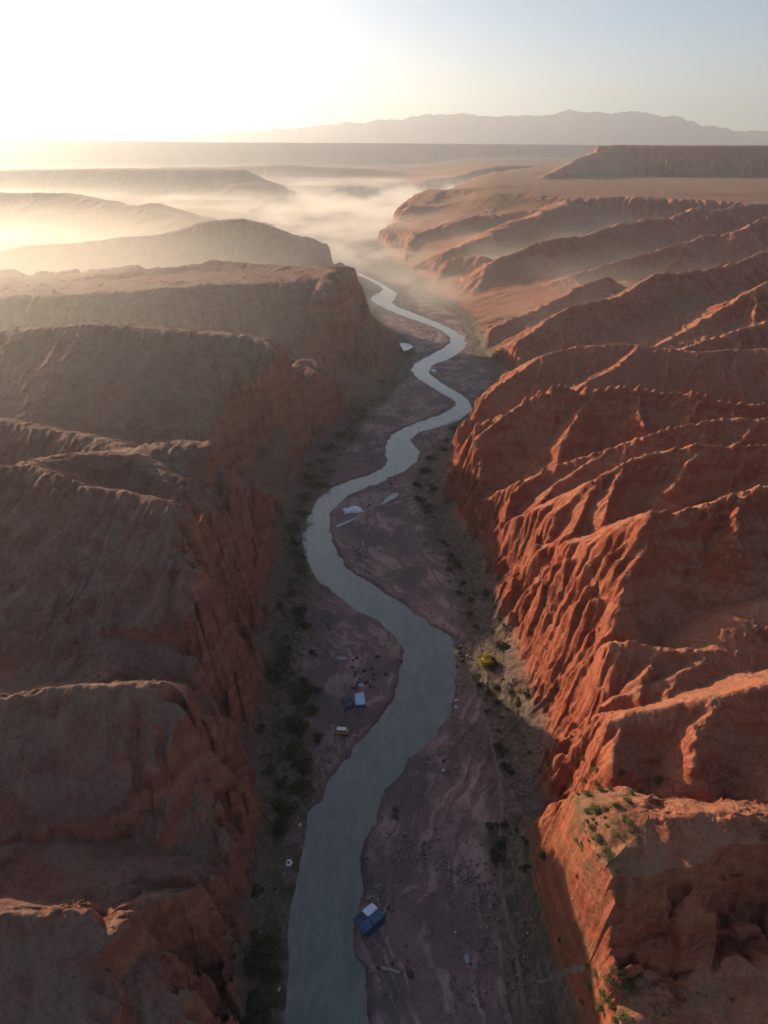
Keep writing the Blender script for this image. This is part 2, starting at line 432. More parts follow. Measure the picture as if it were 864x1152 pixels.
    # mesa tops
    for Q, zt, fall, rr in ((MESA, None, 1.45, 1), (SHELF, None, 1.0, 2)):
        q = np.array(Q)
        m = (X > q[:, 0].min() - 60) & (X < q[:, 0].max() + 60) & (Y > 20) & (Y < q[:, 1].max() + 60)
        xw = wx[m] + 2.2 * fbm(X[m] / 11, Y[m] / 11, 3, 162)
        yw = wy[m] + 2.2 * fbm(X[m] / 11, Y[m] / 11, 3, 163)
        d_, in_ = polydist(xw, yw, q[:, :2])
        din = np.where(in_, d_, 0)
        d_ = np.where(in_, 0, d_)
        A = np.c_[q[:, :2], np.ones(len(q))]
        co = np.linalg.lstsq(A, q[:, 2], rcond=None)[0]
        pl = co[0] * X[m] + co[1] * Y[m] + co[2]
        g = 1 - ridged(X[m] / 6, Y[m] / 6, 3, 91)
        zz = pl + .5 * fbm(X[m] / 14, Y[m] / 14, 3, 92) - 2.4 * (1 - sstep(0, 7, din)) - fall * np.maximum(d_ + np.minimum(d_, 3) * .8 * blocks(X[m] / 7, Y[m] / 6, 161), 0) - np.minimum(d_, 5) * g * .7
        CLF[m] = np.where(zz > hill[m], sstep(.2, 1.5, d_), CLF[m])
        wi = sstep(0, 2.5, din)
        hill[m] = smax(hill[m], np.maximum(zz, -20).astype(F32), .8) * (1 - wi) + zz * wi
        KEEPF[m] = np.minimum(KEEPF[m], np.where(in_, .15, 1.3))
    # strata ledges
    hh = hill + .6 * fbm(X / 40, Y / 40, 2, 111)
    step = 4.6
    q = hh / step
    fr = q - np.floor(q)
    led = (np.floor(q) + sstep(.18, .62, fr)) * step - hh
    lm = sstep(-.1, .5, fbm(X / 45, Y / 45, 2, 112)) * sstep(3, 9, hill)
    hill = hill + led * (.04 + .12 * lm + .48 * CLF) * (1 - .6 * far)
    step = 1.5
    q = hh / step + .3 * fbm(X / 9, Y / 9, 2, 113)
    fr = q - np.floor(q)
    hill = hill + (sstep(.2, .6, fr) - fr) * step * (.05 + .2 * CLF) * sstep(3, 9, hill) * (1 - far)
    # rocky outcrops breaking the smooth slopes
    oc = sstep(.12, .45, fbm(X / 17, Y / 17, 3, 171)) * sstep(4, 8, hill) * (1 - far * .5)
    hill = hill + oc * (.75 * blocks(X / 3.4, Y / 2.6, 172) + .35 * blocks(X / 1.5, Y / 1.3, 173))
    # general roughness
    rough = .22 * fbm(X / 5, Y / 5, 4, 121) + far * 1.5 * fbm(X / 40, Y / 40, 4, 122) * (1 - plainR * .8)
    hill = hill + rough * sstep(-4, 6, vd)
    w = sstep(-3, 4, vd)
    zf = np.where(vd > -6, smax(floorz, hill, .8), floorz)
    zf = floorz * (1 - w) + zf * w
    # never above the far rim's line
    return zf.astype(F32), vd, rd, left, plainR, np.where(vd < -1, br2, CLF), KEEPF



# ---------------------------------------------------------------- water erosion of the slopes
def erode(h, cell, mask, batches, nb, steps=48, seed=1, ero=.25, dep=.12, cap=2.2, inert=.12):
    """runs water drops down the height field h[row=y, col=x] and returns the change in height"""
    rs = np.random.RandomState(seed)
    ny_, nx_ = h.shape
    H0 = h / cell
    A = H0.astype(np.float64).ravel().copy()
    M = mask.astype(np.float64).ravel()
    for b in range(batches):
        x = rs.uniform(2, nx_ - 3, nb)
        y = rs.uniform(2, ny_ - 3, nb)
        dx = np.zeros(nb)
        dy = np.zeros(nb)
        sp = np.ones(nb)
        wa = np.ones(nb)
        sd = np.zeros(nb)
        for k in range(steps):
            i, j = y.astype(int), x.astype(int)
            fy, fx = y - i, x - j
            o = i * nx_ + j
            a, b_, c, d = A[o], A[o + 1], A[o + nx_], A[o + nx_ + 1]
            gx = (b_ - a) * (1 - fy) + (d - c) * fy
            gy = (c - a) * (1 - fx) + (d - b_) * fx
            hh = a * (1 - fx) * (1 - fy) + b_ * fx * (1 - fy) + c * (1 - fx) * fy + d * fx * fy
            dx = dx * inert - gx * (1 - inert)
            dy = dy * inert - gy * (1 - inert)
            L = np.sqrt(dx * dx + dy * dy) + 1e-9
            dx /= L
            dy /= L
            x2 = np.clip(x + dx, 1, nx_ - 3)
            y2 = np.clip(y + dy, 1, ny_ - 3)
            i2, j2 = y2.astype(int), x2.astype(int)
            fy2, fx2 = y2 - i2, x2 - j2
            o2 = i2 * nx_ + j2
            h2 = A[o2] * (1 - fx2) * (1 - fy2) + A[o2 + 1] * fx2 * (1 - fy2) + A[o2 + nx_] * (1 - fx2) * fy2 + A[o2 + nx_ + 1] * fx2 * fy2
            dh = h2 - hh
            cp = np.clip(-dh, .01, 1.5) * sp * wa * cap
            up = dh > 0
            dpz = np.where(up, np.minimum(dh, sd), np.where(sd > cp, (sd - cp) * dep, 0))
            erz = np.where(~up & (sd <= cp), np.minimum((cp - sd) * ero, -dh * .6), 0)
            ch = (dpz - erz) * M[o]
            sd = sd - ch
            W4 = ((1 - fx) * (1 - fy), fx * (1 - fy), (1 - fx) * fy, fx * fy)
            ids = np.concatenate([o, o + 1, o + nx_, o + nx_ + 1])
            wt = np.concatenate([ch * w for w in W4])
            A += np.bincount(ids, wt, minlength=A.size)
            sp = np.sqrt(np.clip(sp * sp * .9 - dh * .6, .02, 9))
            wa = wa * .975
            x, y = x2, y2
        if b % 3 == 2:            # loose slopes slump a little
            G = A.reshape(ny_, nx_)
            G2 = G.copy()
            G2[1:-1, 1:-1] = G[1:-1, 1:-1] * .8 + .05 * (G[:-2, 1:-1] + G[2:, 1:-1] + G[1:-1, :-2] + G[1:-1, 2:])
            A = G2.ravel()
    D = (A.reshape(ny_, nx_) - H0) * cell
    return D


def grid_terrain(x0, x1, y0, y1, cell):
    xs = np.arange(x0, x1, cell)
    ys_ = np.arange(y0, y1, cell)
    XX, YY = np.meshgrid(xs, ys_)
    r_ = terrain(XX.ravel(), YY.ravel())
    return xs, ys_, r_[0].reshape(XX.shape), r_[1].reshape(XX.shape)


def feather(xs, ys_, m):
    fx = np.minimum(xs - xs[0], xs[-1] - xs) / m
    fy = np.minimum(ys_ - ys_[0], ys_[-1] - ys_) / m
    return sstep(0, 1, np.minimum(np.minimum(fx[None, :], 1), np.minimum(fy[:, None], 1)))


def bil(D, xs, ys_, x, y):
    c = (x - xs[0]) / (xs[1] - xs[0])
    r_ = (y - ys_[0]) / (ys_[1] - ys_[0])
    ok = (c >= 0) & (r_ >= 0) & (c < len(xs) - 1) & (r_ < len(ys_) - 1)
    c, r_ = np.clip(c, 0, len(xs) - 1.001), np.clip(r_, 0, len(ys_) - 1.001)
    i, j = r_.astype(int), c.astype(int)
    fy, fx = r_ - i, c - j
    v = (D[i, j] * (1 - fx) + D[i, j + 1] * fx) * (1 - fy) + (D[i + 1, j] * (1 - fx) + D[i + 1, j + 1] * fx) * fy
    return np.where(ok, v, 0)


ER = []
for (x0, x1, y0, y1, cell, bt_, nb) in ((-230, 250, 26, 440, .6, 16, 32000), (-700, 800, 380, 1700, 2.6, 10, 25000)):
    xs, ys_, h_, v_ = grid_terrain(x0, x1, y0, y1, cell)
    mk = sstep(-1.5, 2.5, v_ / max(cell, 1))
    D_ = erode(h_, cell, mk, bt_, nb)
    D_ = D_ * feather(xs, ys_, 30 * cell) * mk
    ER.append((D_, xs, ys_))
    print('eroded', h_.shape, round(time.time() - T0, 1), float(D_.min()), float(D_.max()), float(D_.std()))


# ---------------------------------------------------------------- grid
def build_grid():
    ys = [24.0]
    while ys[-1] < 13500:
        y = ys[-1]
        k = .0030 if y < 60 else .0021 if y < 700 else .0030 if y < 2600 else .008
        ys.append(y + y * k)
    ys = np.array(ys)
    nx = 1340
    u = np.linspace(-1, 1, nx)
    W = .64 * ys + 78
    X = u[None, :] * W[:, None]
    Yg = np.repeat(ys[:, None], nx, 1)
    return X, Yg


def mesh_from(name, co, faces_q, mat, attrs=None):
    me = bpy.data.meshes.new(name)
    me.vertices.add(len(co))
    me.vertices.foreach_set('co', co.astype(F32).ravel())
    nf = len(faces_q)
    me.loops.add(nf * 4)
    me.loops.foreach_set('vertex_index', faces_q.astype(np.int32).ravel())
    me.polygons.add(nf)
    me.polygons.foreach_set('loop_start', np.arange(0, nf * 4, 4, dtype=np.int32))
    me.polygons.foreach_set('use_smooth', np.ones(nf, bool))
    me.update(calc_edges=True)
    for k, v in (attrs or {}).items():
        a = me.attributes.new(k, 'FLOAT', 'POINT')
        a.data.foreach_set('value', v.astype(F32))
    if mat:
        me.materials.append(mat)
    o = bpy.data.objects.new(name, me)
    COL.objects.link(o)
    return o


def props(o, label=None, cat=None, group=None, kind=None):
    if label:
        o['label'] = label
    if cat:
        o['category'] = cat
    if group:
        o['group'] = group
    if kind:
        o['kind'] = kind
    return o


# ---------------------------------------------------------------- materials
class NT:
    def __init__(self, name):
        self.m = bpy.data.materials.new(name)
        self.m.use_nodes = True
        self.t = self.m.node_tree
        self.t.nodes.clear()
        self.out = self.n('ShaderNodeOutputMaterial')
        self.b = self.n('ShaderNodeBsdfPrincipled')
        self.l(self.b.outputs[0], self.out.inputs['Surface'])
        g = self.n('ShaderNodeNewGeometry')
        self.pos, self.nor = g.outputs['Position'], g.outputs['Normal']

    def n(self, t, **k):
        x = self.t.nodes.new(t)
        for a, b in k.items():
            setattr(x, a, b)
        return x

    def l(self, a, b):
        self.t.links.new(a, b)

    def put(self, sock, v):
        if isinstance(v, (int, float)):
            sock.default_value = v
        elif isinstance(v, (tuple, list)):
            sock.default_value = (*v, 1) if len(v) == 3 and sock.type == 'RGBA' else v
        else:
            self.l(v, sock)

    def math(self, op, a, b=0.0, c=None, clamp=False):
        x = self.n('ShaderNodeMath', operation=op, use_clamp=clamp)
        self.put(x.inputs[0], a)
        self.put(x.inputs[1], b)
        if c is not None:
            self.put(x.inputs[2], c)
        return x.outputs[0]

    def map(self, v, a, b, c=0.0, d=1.0, smooth=True):
        x = self.n('ShaderNodeMapRange', interpolation_type='SMOOTHSTEP' if smooth else 'LINEAR')
        for i, q in enumerate((v, a, b, c, d)):
            self.put(x.inputs[i], q)
        return x.outputs[0]

    def scale(self, v, s):
        x = self.n('ShaderNodeVectorMath', operation='MULTIPLY')
        self.put(x.inputs[0], v)
        x.inputs[1].default_value = s
        return x.outputs[0]

    def noise(self, vec, scale, detail=4, rough=.55, dist=0.0):
        x = self.n('ShaderNodeTexNoise')
        self.put(x.inputs['Vector'], vec)
        x.inputs['Scale'].default_value = scale
        x.inputs['Detail'].default_value = detail
        x.inputs['Roughness'].default_value = rough
        x.inputs['Distortion'].default_value = dist
        return x.outputs[0]

    def vor(self, vec, scale, feature='F1'):
        x = self.n('ShaderNodeTexVoronoi', feature=feature)
        self.put(x.inputs['Vector'], vec)
        x.inputs['Scale'].default_value = scale
        return x

    def mix(self, f, a, b, mode='MIX'):
        x = self.n('ShaderNodeMix', data_type='RGBA', blend_type=mode)
        self.put(x.inputs[0], f)
        self.put(x.inputs[6], a)
        self.put(x.inputs[7], b)
        return x.outputs[2]

    def bump(self, h, dist, strength=1.0, nrm=None):
        x = self.n('ShaderNodeBump')
        x.inputs['Strength'].default_value = strength
        x.inputs['Distance'].default_value = dist
        self.put(x.inputs['Height'], h)
        if nrm:
            self.l(nrm, x.inputs['Normal'])
        return x.outputs[0]

    def attr(self, name):
        x = self.n('ShaderNodeAttribute', attribute_name=name)
        return x.outputs['Fac']


def rock_material(name, side):
    t = NT(name)
    P = t.pos
    sx = t.n('ShaderNodeSeparateXYZ')
    t.l(P, sx.inputs[0])
    sn = t.n('ShaderNodeSeparateXYZ')
    t.l(t.nor, sn.inputs[0])
    big = t.noise(P, .022, 5, .6)
    med = t.noise(P, .16, 6, .62)
    fine = t.noise(P, 1.1, 6, .65)
    # strata coordinate: height, gently warped
    zc = t.math('ADD', t.math('MULTIPLY', sx.outputs[2], 1.0), t.math('MULTIPLY', t.noise(P, .03, 3, .5), 14))
    cv = t.n('ShaderNodeCombineXYZ')
    t.l(zc, cv.inputs[2])
    t.put(cv.inputs[0], t.math('MULTIPLY', sx.outputs[0], .03))
    t.put(cv.inputs[1], t.math('MULTIPLY', sx.outputs[1], .03))
    strat = t.noise(cv.outputs[0], .30, 6, .72)
    strat2 = t.noise(cv.outputs[0], 2.6, 3, .6)
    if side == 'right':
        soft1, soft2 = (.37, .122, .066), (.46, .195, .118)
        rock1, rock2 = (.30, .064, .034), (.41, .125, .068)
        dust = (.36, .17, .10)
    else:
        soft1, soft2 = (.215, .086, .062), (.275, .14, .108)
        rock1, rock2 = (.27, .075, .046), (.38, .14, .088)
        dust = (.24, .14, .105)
    soft = t.mix(t.map(med, .35, .65), soft1, soft2)
    soft = t.mix(t.map(t.math('ADD', t.math('MULTIPLY', big, .6), t.math('MULTIPLY', med, .4)), .46, .56), soft, dust)
    rock = t.mix(t.map(strat, .38, .62), rock1, rock2)
    rock = t.mix(t.math('MULTIPLY', t.map(strat2, .55, .7), .22), rock, (.17, .05, .035))
    steep = t.math('SUBTRACT', sn.outputs[2], t.math('MULTIPLY', t.math('SUBTRACT', med, .5), .35))
    if side == 'left':
        f = t.math('MAXIMUM', t.map(t.math('ADD', t.attr('cliff'), t.math('ADD', t.math('MULTIPLY', t.math('SUBTRACT', med, .5), 1.6), t.math('MULTIPLY', t.math('SUBTRACT', strat, .5), 1.5))), .3, 1.0), t.map(steep, .58, .42))
    else:
        f = t.math('MAXIMUM', t.math('MULTIPLY', t.attr('cliff'), .8), t.map(steep, .85, .55))
    soft = t.mix(t.map(sn.outputs[2], .84, .93), t.mix(.55, soft1, soft2), soft) if side == 'right' else soft
    col = t.mix(f, soft, rock)
    crk = t.math('ABSOLUTE', t.math('SUBTRACT', t.noise(P, .33, 5, .6, .8), .5))
    col = t.mix(t.math('MULTIPLY', t.map(crk, .022, .0), .45), col, (.06, .028, .022))
    col = t.mix(t.math('MULTIPLY', t.map(fine, .46, .72), .5), col, tuple(q_ * .42 for q_ in soft1))
    col = t.mix(t.math('MULTIPLY', t.map(t.noise(P, 2.4, 3, .6), .56, .72), .35), col, tuple(min(1, q_ * 1.35) for q_ in soft2))
    # scrub speckle on gentle ground
    v = t.vor(P, .55)
    sc_ = t.math('MULTIPLY', t.map(v.outputs['Distance'], .28, .12), t.map(sn.outputs[2], .8, .93))
    sc_ = t.math('MULTIPLY', sc_, t.map(big, .48, .6))
    col = t.mix(t.math('MULTIPLY', sc_, .75), col, (.055, .055, .03))
    ft = t.map(t.math('ADD', t.attr('edge'), t.math('MULTIPLY', t.math('SUBTRACT', med, .5), 9)), 9, 2)
    col = t.mix(t.math('MULTIPLY', ft, t.map(sx.outputs[2], 11, 5)), col, t.mix(t.map(t.noise(P, .9, 6, .7), .4, .6), (.115, .078, .064), (.20, .135, .108)))
    gy = t.math('MULTIPLY', t.attr('green'), t.map(t.noise(P, .25, 6, .7), .38, .62))
    col = t.mix(gy, col, (.115, .098, .05) if side == 'right' else (.085, .088, .042))
    t.put(t.b.inputs['Base Color'], col)
    t.b.inputs['Roughness'].default_value = .93
    t.b.inputs['Specular IOR Level'].default_value = .15
    hgt = t.math('ADD', t.math('MULTIPLY', t.noise(P, .35, 9, .68), 1.6), t.math('MULTIPLY', t.math('MULTIPLY', strat2, f), .35))
    hgt = t.math('ADD', hgt, t.math('MULTIPLY', t.map(v.outputs['Distance'], .28, .1), t.math('MULTIPLY', sc_, .4)))
    t.put(t.b.inputs['Normal'], t.bump(hgt, 1.0, .8))
    return t.m


def floor_material():
    t = NT('river_sediment')
    P = t.pos
    w = t.scale(P, (1, .3, 1))
    wrp = t.n('ShaderNodeVectorMath', operation='ADD')
    nz = t.n('ShaderNodeTexNoise')
    t.l(P, nz.inputs['Vector'])
    nz.inputs['Scale'].default_value = .05
    nz.inputs['Detail'].default_value = 3
    sc = t.n('ShaderNodeVectorMath', operation='SCALE')
    t.l(nz.outputs['Color'], sc.inputs[0])
    sc.inputs['Scale'].default_value = 22
    t.l(w, wrp.inputs[0])
    t.l(sc.outputs[0], wrp.inputs[1])
    streak = t.noise(wrp.outputs[0], .35, 6, .62)
    fine = t.noise(P, 1.6, 6, .7)
    big = t.noise(P, .06, 4, .6)
    bars = t.math('ADD', t.attr('cliff'), t.math('MULTIPLY', t.math('SUBTRACT', streak, .5), 2.6))
    col = t.mix(t.map(bars, .15, .95), (.235, .148, .136), (.39, .262, .238))
    col = t.mix(t.map(big, .42, .6), col, (.15, .115, .11))
    gr = t.vor(P, 1.3)
    gv = t.math('MULTIPLY', t.map(gr.outputs['Distance'], .4, .15), t.map(big, .46, .56))
    col = t.mix(t.math('MULTIPLY', gv, .5), col, (.24, .19, .18))
    col = t.mix(t.math('MULTIPLY', t.map(fine, .5, .7), .6), col, (.07, .045, .042))
    rdist = t.attr('river')
    wet = t.map(rdist, 2.2, .2)
    col = t.mix(t.math('MULTIPLY', wet, .6), col, (.07, .036, .032))
    # dry edge toward the foot of the walls
    edge = t.attr('edge')
    col = t.mix(t.map(t.math('ADD', edge, t.math('MULTIPLY', t.math('SUBTRACT', big, .5), 14)), -15, -6), col, t.mix(t.map(t.noise(P, .9, 6, .7), .4, .6), (.115, .078, .064), (.20, .135, .108)))
    gy = t.math('MULTIPLY', t.attr('green'), t.map(t.noise(P, .22, 6, .7), .40, .58))
    col = t.mix(gy, col, (.045, .052, .024))
    t.put(t.b.inputs['Base Color'], col)
    t.put(t.b.inputs['Roughness'], t.map(wet, 0, 1, .92, .55))
    t.b.inputs['Specular IOR Level'].default_value = .25
    h = t.math('ADD', t.math('MULTIPLY', streak, 1.2), t.math('MULTIPLY', fine, .35))
    h = t.math('ADD', h, t.math('MULTIPLY', gv, .25))
    t.put(t.b.inputs['Normal'], t.bump(h, .8, .7))
    return t.m


def water_material():
    t = NT('silty_water')
    P = t.pos
    c = t.mix(t.map(t.noise(t.scale(P, (1, .35, 1)), .22, 6, .65, 1.5), .4, .6), (.085, .092, .066), (.125, .132, .096))
    t.put(t.b.inputs['Base Color'], c)
    t.b.inputs['Roughness'].default_value = .10
    t.b.inputs['IOR'].default_value = 1.95
    h = t.math('ADD', t.math('MULTIPLY', t.noise(t.scale(P, (1, .6, 1)), .5, 5, .6, .6), .5), t.math('MULTIPLY', t.noise(P, 2.2, 3, .6), .12))
    t.put(t.b.inputs['Normal'], t.bump(h, .5, .35))
    return t.m


def simple(name, c, rough=.7, var=.25, scale=2.0, bump=.02, spec=.3, metal=0.0):
    t = NT(name)
    tc = t.n('ShaderNodeTexCoord').outputs['Object']
    nz = t.noise(tc, scale, 5, .6)
    t.put(t.b.inputs['Base Color'], t.mix(t.map(nz, .3, .7), tuple(x * (1 - var) for x in c), tuple(min(1, x * (1 + var)) for x in c)))
    t.b.inputs['Roughness'].default_value = rough
    t.b.inputs['Specular IOR Level'].default_value = spec
    t.b.inputs['Metallic'].default_value = metal
    if bump:
        t.put(t.b.inputs['Normal'], t.bump(nz, bump))
    return t.m


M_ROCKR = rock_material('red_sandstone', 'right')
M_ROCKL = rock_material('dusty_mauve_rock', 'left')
M_FLOOR = floor_material()
M_WATER = water_material()

# ---------------------------------------------------------------- terrain build
X, Yg = build_grid()
ny, nx = X.shape
xf, yf = X.ravel(), Yg.ravel()
Z = np.empty(xf.shape, F32)
VD = np.empty(xf.shape, F32)
RD = np.empty(xf.shape, F32)
LF = np.empty(xf.shape, bool)
PR = np.empty(xf.shape, F32)
CL = np.empty(xf.shape, F32)
KF = np.empty(xf.shape, F32)
CH = 400000
for a in range(0, len(xf), CH):
    s_ = slice(a, a + CH)
    Z[s_], VD[s_], RD[s_], LF[s_], PR[s_], CL[s_], KF[s_] = terrain(xf[s_], yf[s_])
ERO = np.zeros(xf.shape, F32)
for D_, xs, ys_ in ER:
    ERO += bil(D_, xs, ys_, xf, yf).astype(F32)
ERO *= np.where(LF & (yf < 420), .45, np.where(yf < 420, .32, .8)).astype(F32) * sstep(-1, 3, VD) * KF
Z += ERO
print('terrain', X.shape, round(time.time() - T0, 1), 's')
for s in S:
    pass

# green cover: left bank strip, right bank strip, far plain
xf32, yf32 = xf.astype(F32), yf.astype(F32)
GREEN = sstep(-12, -7, VD) * (1 - sstep(-1, 5, VD)) * (yf32 < 1200) * np.where(LF, .95, .6)
GREEN = np.maximum(GREEN, PR * .95 * (Z < 76))
GREEN = np.maximum(GREEN, sstep(620, 760, yf32) * (1 - sstep(800, 900, yf32)) * (VD > 60) * LF * .5)
_mx, _my = at(676, 915, 90)[:2]
GREEN = np.maximum(GREEN, .75 * sstep(12, 5, np.hypot((xf32 - _mx) * 1.1, (yf32 - _my) * .8)) * (Z > 33))
idx = np.arange(ny * nx).reshape(ny, nx)
q = np.stack([idx[:-1, :-1], idx[:-1, 1:], idx[1:, 1:], idx[1:, :-1]], -1).reshape(-1, 4)
qc = q[:, 0]
zone = np.full(len(q), 2)
zone[LF[qc]] = 1
zone[(VD[qc] < -1.0) & (yf[qc] < 2600)] = 0
zone[(yf[qc] > 3900)] = 3
zone[(yf[qc] <= 3900) & (yf[qc] > 1380) & (~LF[qc]) & (zone == 2)] = 4
co = np.c_[xf, yf, Z]
ZN = [('valley_floor', 'mauve gravel and silt floor of the river valley', 'valley floor', M_FLOOR),
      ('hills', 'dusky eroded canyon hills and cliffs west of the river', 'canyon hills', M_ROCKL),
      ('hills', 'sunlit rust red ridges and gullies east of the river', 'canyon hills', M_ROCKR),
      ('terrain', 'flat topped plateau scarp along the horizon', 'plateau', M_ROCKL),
      ('terrain', 'scrubby plain with a tall red mesa rising behind it', 'plain', M_ROCKR)]
for zi, (nm, lb, ct, mt) in enumerate(ZN):
    fq = q[zone == zi]
    used = np.zeros(len(co), bool)
    used[fq.ravel()] = True
    mp = np.cumsum(used) - 1
    at_ = {'green': GREEN[used], 'cliff': CL[used]}
    at_['edge'] = np.clip(VD[used], -50, 50)
    if zi == 0:
        at_['river'] = RD[used]
    o = mesh_from(nm, co[used], mp[fq], mt, at_)
    props(o, lb, ct, kind='structure')
print('meshes', round(time.time() - T0, 1))


_ys = Yg[:, 0]
_Z2 = Z.reshape(ny, nx)
_V2 = VD.reshape(ny, nx)
_R2 = RD.reshape(ny, nx)


def samp(A, x, y):
    x = np.atleast_1d(np.asarray(x, float))
    y = np.atleast_1d(np.asarray(y, float))
    i = np.clip(np.searchsorted(_ys, y) - 1, 0, ny - 2)
    fy = np.clip((y - _ys[i]) / (_ys[i + 1] - _ys[i]), 0, 1)
    c = (x / (.64 * y + 78) * .5 + .5) * (nx - 1)
    j = np.clip(np.floor(c).astype(int), 0, nx - 2)
    fx = np.clip(c - j, 0, 1)
    return (A[i, j] * (1 - fx) + A[i, j + 1] * fx) * (1 - fy) + (A[i + 1, j] * (1 - fx) + A[i + 1, j + 1] * fx) * fy


def ground_z(x, y):
    return float(samp(_Z2, x, y)[0])


def hit(px, py):
    v = (px - 432) / FL
    u = (576 - py) / FL
    s_ = 60 * 1.003 ** np.arange(1500)
    xx, yy, zz = v * s_, s_ * (CP + u * SP), H + s_ * (-SP + u * CP)
    k = np.argmax(zz < np.maximum(samp(_Z2, xx, yy), 0))
    return (xx[k], yy[k], max(ground_z(xx[k], yy[k]), 0.0)), s_[k] / FL


# river sheet
def ribbon():
    L = pts_z0(BANK_L)
    R_ = pts_z0(BANK_R)

    def res(P, n):
        P = smooth_line(P, 2)
        d = np.r_[0, np.cumsum(np.hypot(*np.diff(P, axis=0).T))]
        return P
    n = len(L)
    L, R_ = smooth_line(L[:min(len(L), len(R_))], 2), smooth_line(R_[:min(len(L), len(R_))], 2)
    k = 8
    c = []
    for a, b in zip(L, R_):
        e = (a - b) / max(np.hypot(*(a - b)), .1) * 5.0
        for j in range(k + 1):
            p = (a + e) * (1 - j / k) + (b - e) * j / k
            c.append((p[0], p[1], 0.0))
    c = np.array(c)
    f = []
    for i in range(len(L) - 1):
        for j in range(k):
            a = i * (k + 1) + j
            f.append((a, a + k + 1, a + k + 2, a + 1))
    return c, np.array(f)


print('banks', len(BANK_L), len(BANK_R))
c, f = ribbon()
o = mesh_from('river', c, f, M_WATER)
props(o, 'winding grey green river, silver in the distance', 'river', kind='structure')

# mountains far away
def mountains():
    prof = [(-200, 150), (120, 150), (250, 149), (300, 146), (340, 143), (400, 138), (440, 134), (480, 130), (520, 128), (560, 130), (600, 129), (640, 124), (680, 126), (725, 125), (750, 131),
            (775, 136), (800, 141), (825, 149), (860, 148), (1000, 148), (1300, 150)]
    Y0 = 12300
    cr = np.array([at(a, b, Y0) for a, b in prof])
    xs = np.linspace(cr[0, 0], cr[-1, 0], 900)
    zc = np.interp(xs, cr[:, 0], cr[:, 2])
    zc = zc + 34 * fbm(xs / 420, xs * 0 + .3, 5, 201, .6)
    v = np.linspace(-1, 1, 60)
    XX, VV = np.meshgrid(xs, v)
    YY = Y0 + VV * 1100
    base = 100
    ZZ = base + (zc[None, :] - base) * (1 - np.abs(VV)) ** .8
    ZZ = ZZ - 60 * (1 - ridged(XX / 260, YY / 700, 4, 202)) * np.minimum(np.abs(VV) * 4, 1)
    cc = np.c_[XX.ravel(), YY.ravel(), ZZ.ravel()]
    id_ = np.arange(cc.shape[0]).reshape(XX.shape)
    ff = np.stack([id_[:-1, :-1], id_[:-1, 1:], id_[1:, 1:], id_[1:, :-1]], -1).reshape(-1, 4)
    return mesh_from('mountains', cc, ff, M_ROCKL)


props(mountains(), 'pale blue mountain range on the far horizon', 'mountain range', kind='structure')



# ---------------------------------------------------------------- things
from mathutils import Vector, Matrix


def mesh_obj(name, v, f, mat, parent=None, smooth=False, loc=None):
    me = bpy.data.meshes.new(name)
    me.from_pydata([tuple(p) for p in v], [], f)
    me.update()
    if smooth:
        me.polygons.foreach_set('use_smooth', [True] * len(me.polygons))
    for mm in (mat if isinstance(mat, list) else [mat]):
        me.materials.append(mm)
    o = bpy.data.objects.new(name, me)
    COL.objects.link(o)
    if parent is not None:
        o.parent = parent
    if loc is not None:
        o.location = loc
    return o


def empty(name, loc, rz=0.0):
    o = bpy.data.objects.new(name, None)
    COL.objects.link(o)
    o.empty_display_size = .3
    o.location = loc
    o.rotation_euler = (0, 0, rz)
    return o


def clone(o, loc, rz, sc):
    c = o.copy()
    COL.objects.link(c)
    c.location = loc
    c.rotation_euler = (0, 0, rz)
    c.scale = sc
    for ch in o.children:
        d = ch.copy()
        COL.objects.link(d)
        d.parent = c
    return c


def leaf_material(name, c1, c2):
    t = NT(name)
    tc = t.n('ShaderNodeTexCoord').outputs['Object']
    oi = t.n('ShaderNodeObjectInfo').outputs['Random']
    k = t.math('ADD', t.math('MULTIPLY', t.map(t.noise(tc, 2.2, 3, .6), .3, .7), .7), t.math('MULTIPLY', oi, .4), clamp=True)
    t.put(t.b.inputs['Base Color'], t.mix(k, c1, c2))
    t.b.inputs['Roughness'].default_value = .8
    t.b.inputs['Specular IOR Level'].default_value = .1
    return t.m


M_LEAFD = leaf_material('olive_leaf', (.028, .032, .014), (.065, .068, .030))
M_LEAFG = leaf_material('sage_leaf', (.085, .078, .028), (.20, .165, .06))
M_LEAFY = leaf_material('autumn_leaf', (.30, .21, .02), (.60, .42, .05))
M_BARK = simple('bark', (.10, .07, .05), .9, .3, 4)
M_STONE = simple('river_stone', (.17, .115, .105), .9, .35, 3, .08)
M_STONED = simple('dark_stone', (.07, .052, .05), .9, .35, 3, .08)
M_STONEW = simple('pale_stone', (.62, .58, .56), .8, .2, 3, .05)
M_WOOD = simple('bleached_wood', (.42, .36, .34), .85, .25, 5, .02)
M_TARPB = simple('pale_blue_tarp', (.42, .62, .80), .45, .08, 1.5, .03, .5)
M_TARPW = simple('white_tarp', (.72, .80, .90), .45, .06, 1.5, .05, .5)
M_TARPD = simple('blue_tarp', (.03, .085, .20), .5, .3, 1.5, .04, .5)
M_TARPN = simple('navy_tarp', (.02, .045, .11), .6, .3, 1.5, .04, .4)
M_POLE = simple('grey_pole', (.30, .29, .28), .5, .1, 3, 0, .5, .6)
M_ORANGE = simple('orange_paint', (.75, .30, .03), .35, .1, 2, 0, .5)
M_WHITE = simple('white_paint', (.82, .80, .76), .35, .05, 2, 0, .5)
M_GLASS = simple('dark_glass', (.02, .025, .03), .1, .1, 2, 0, .6)
M_RUBBER = simple('black_rubber', (.02, .02, .02), .85, .2, 6, .01)


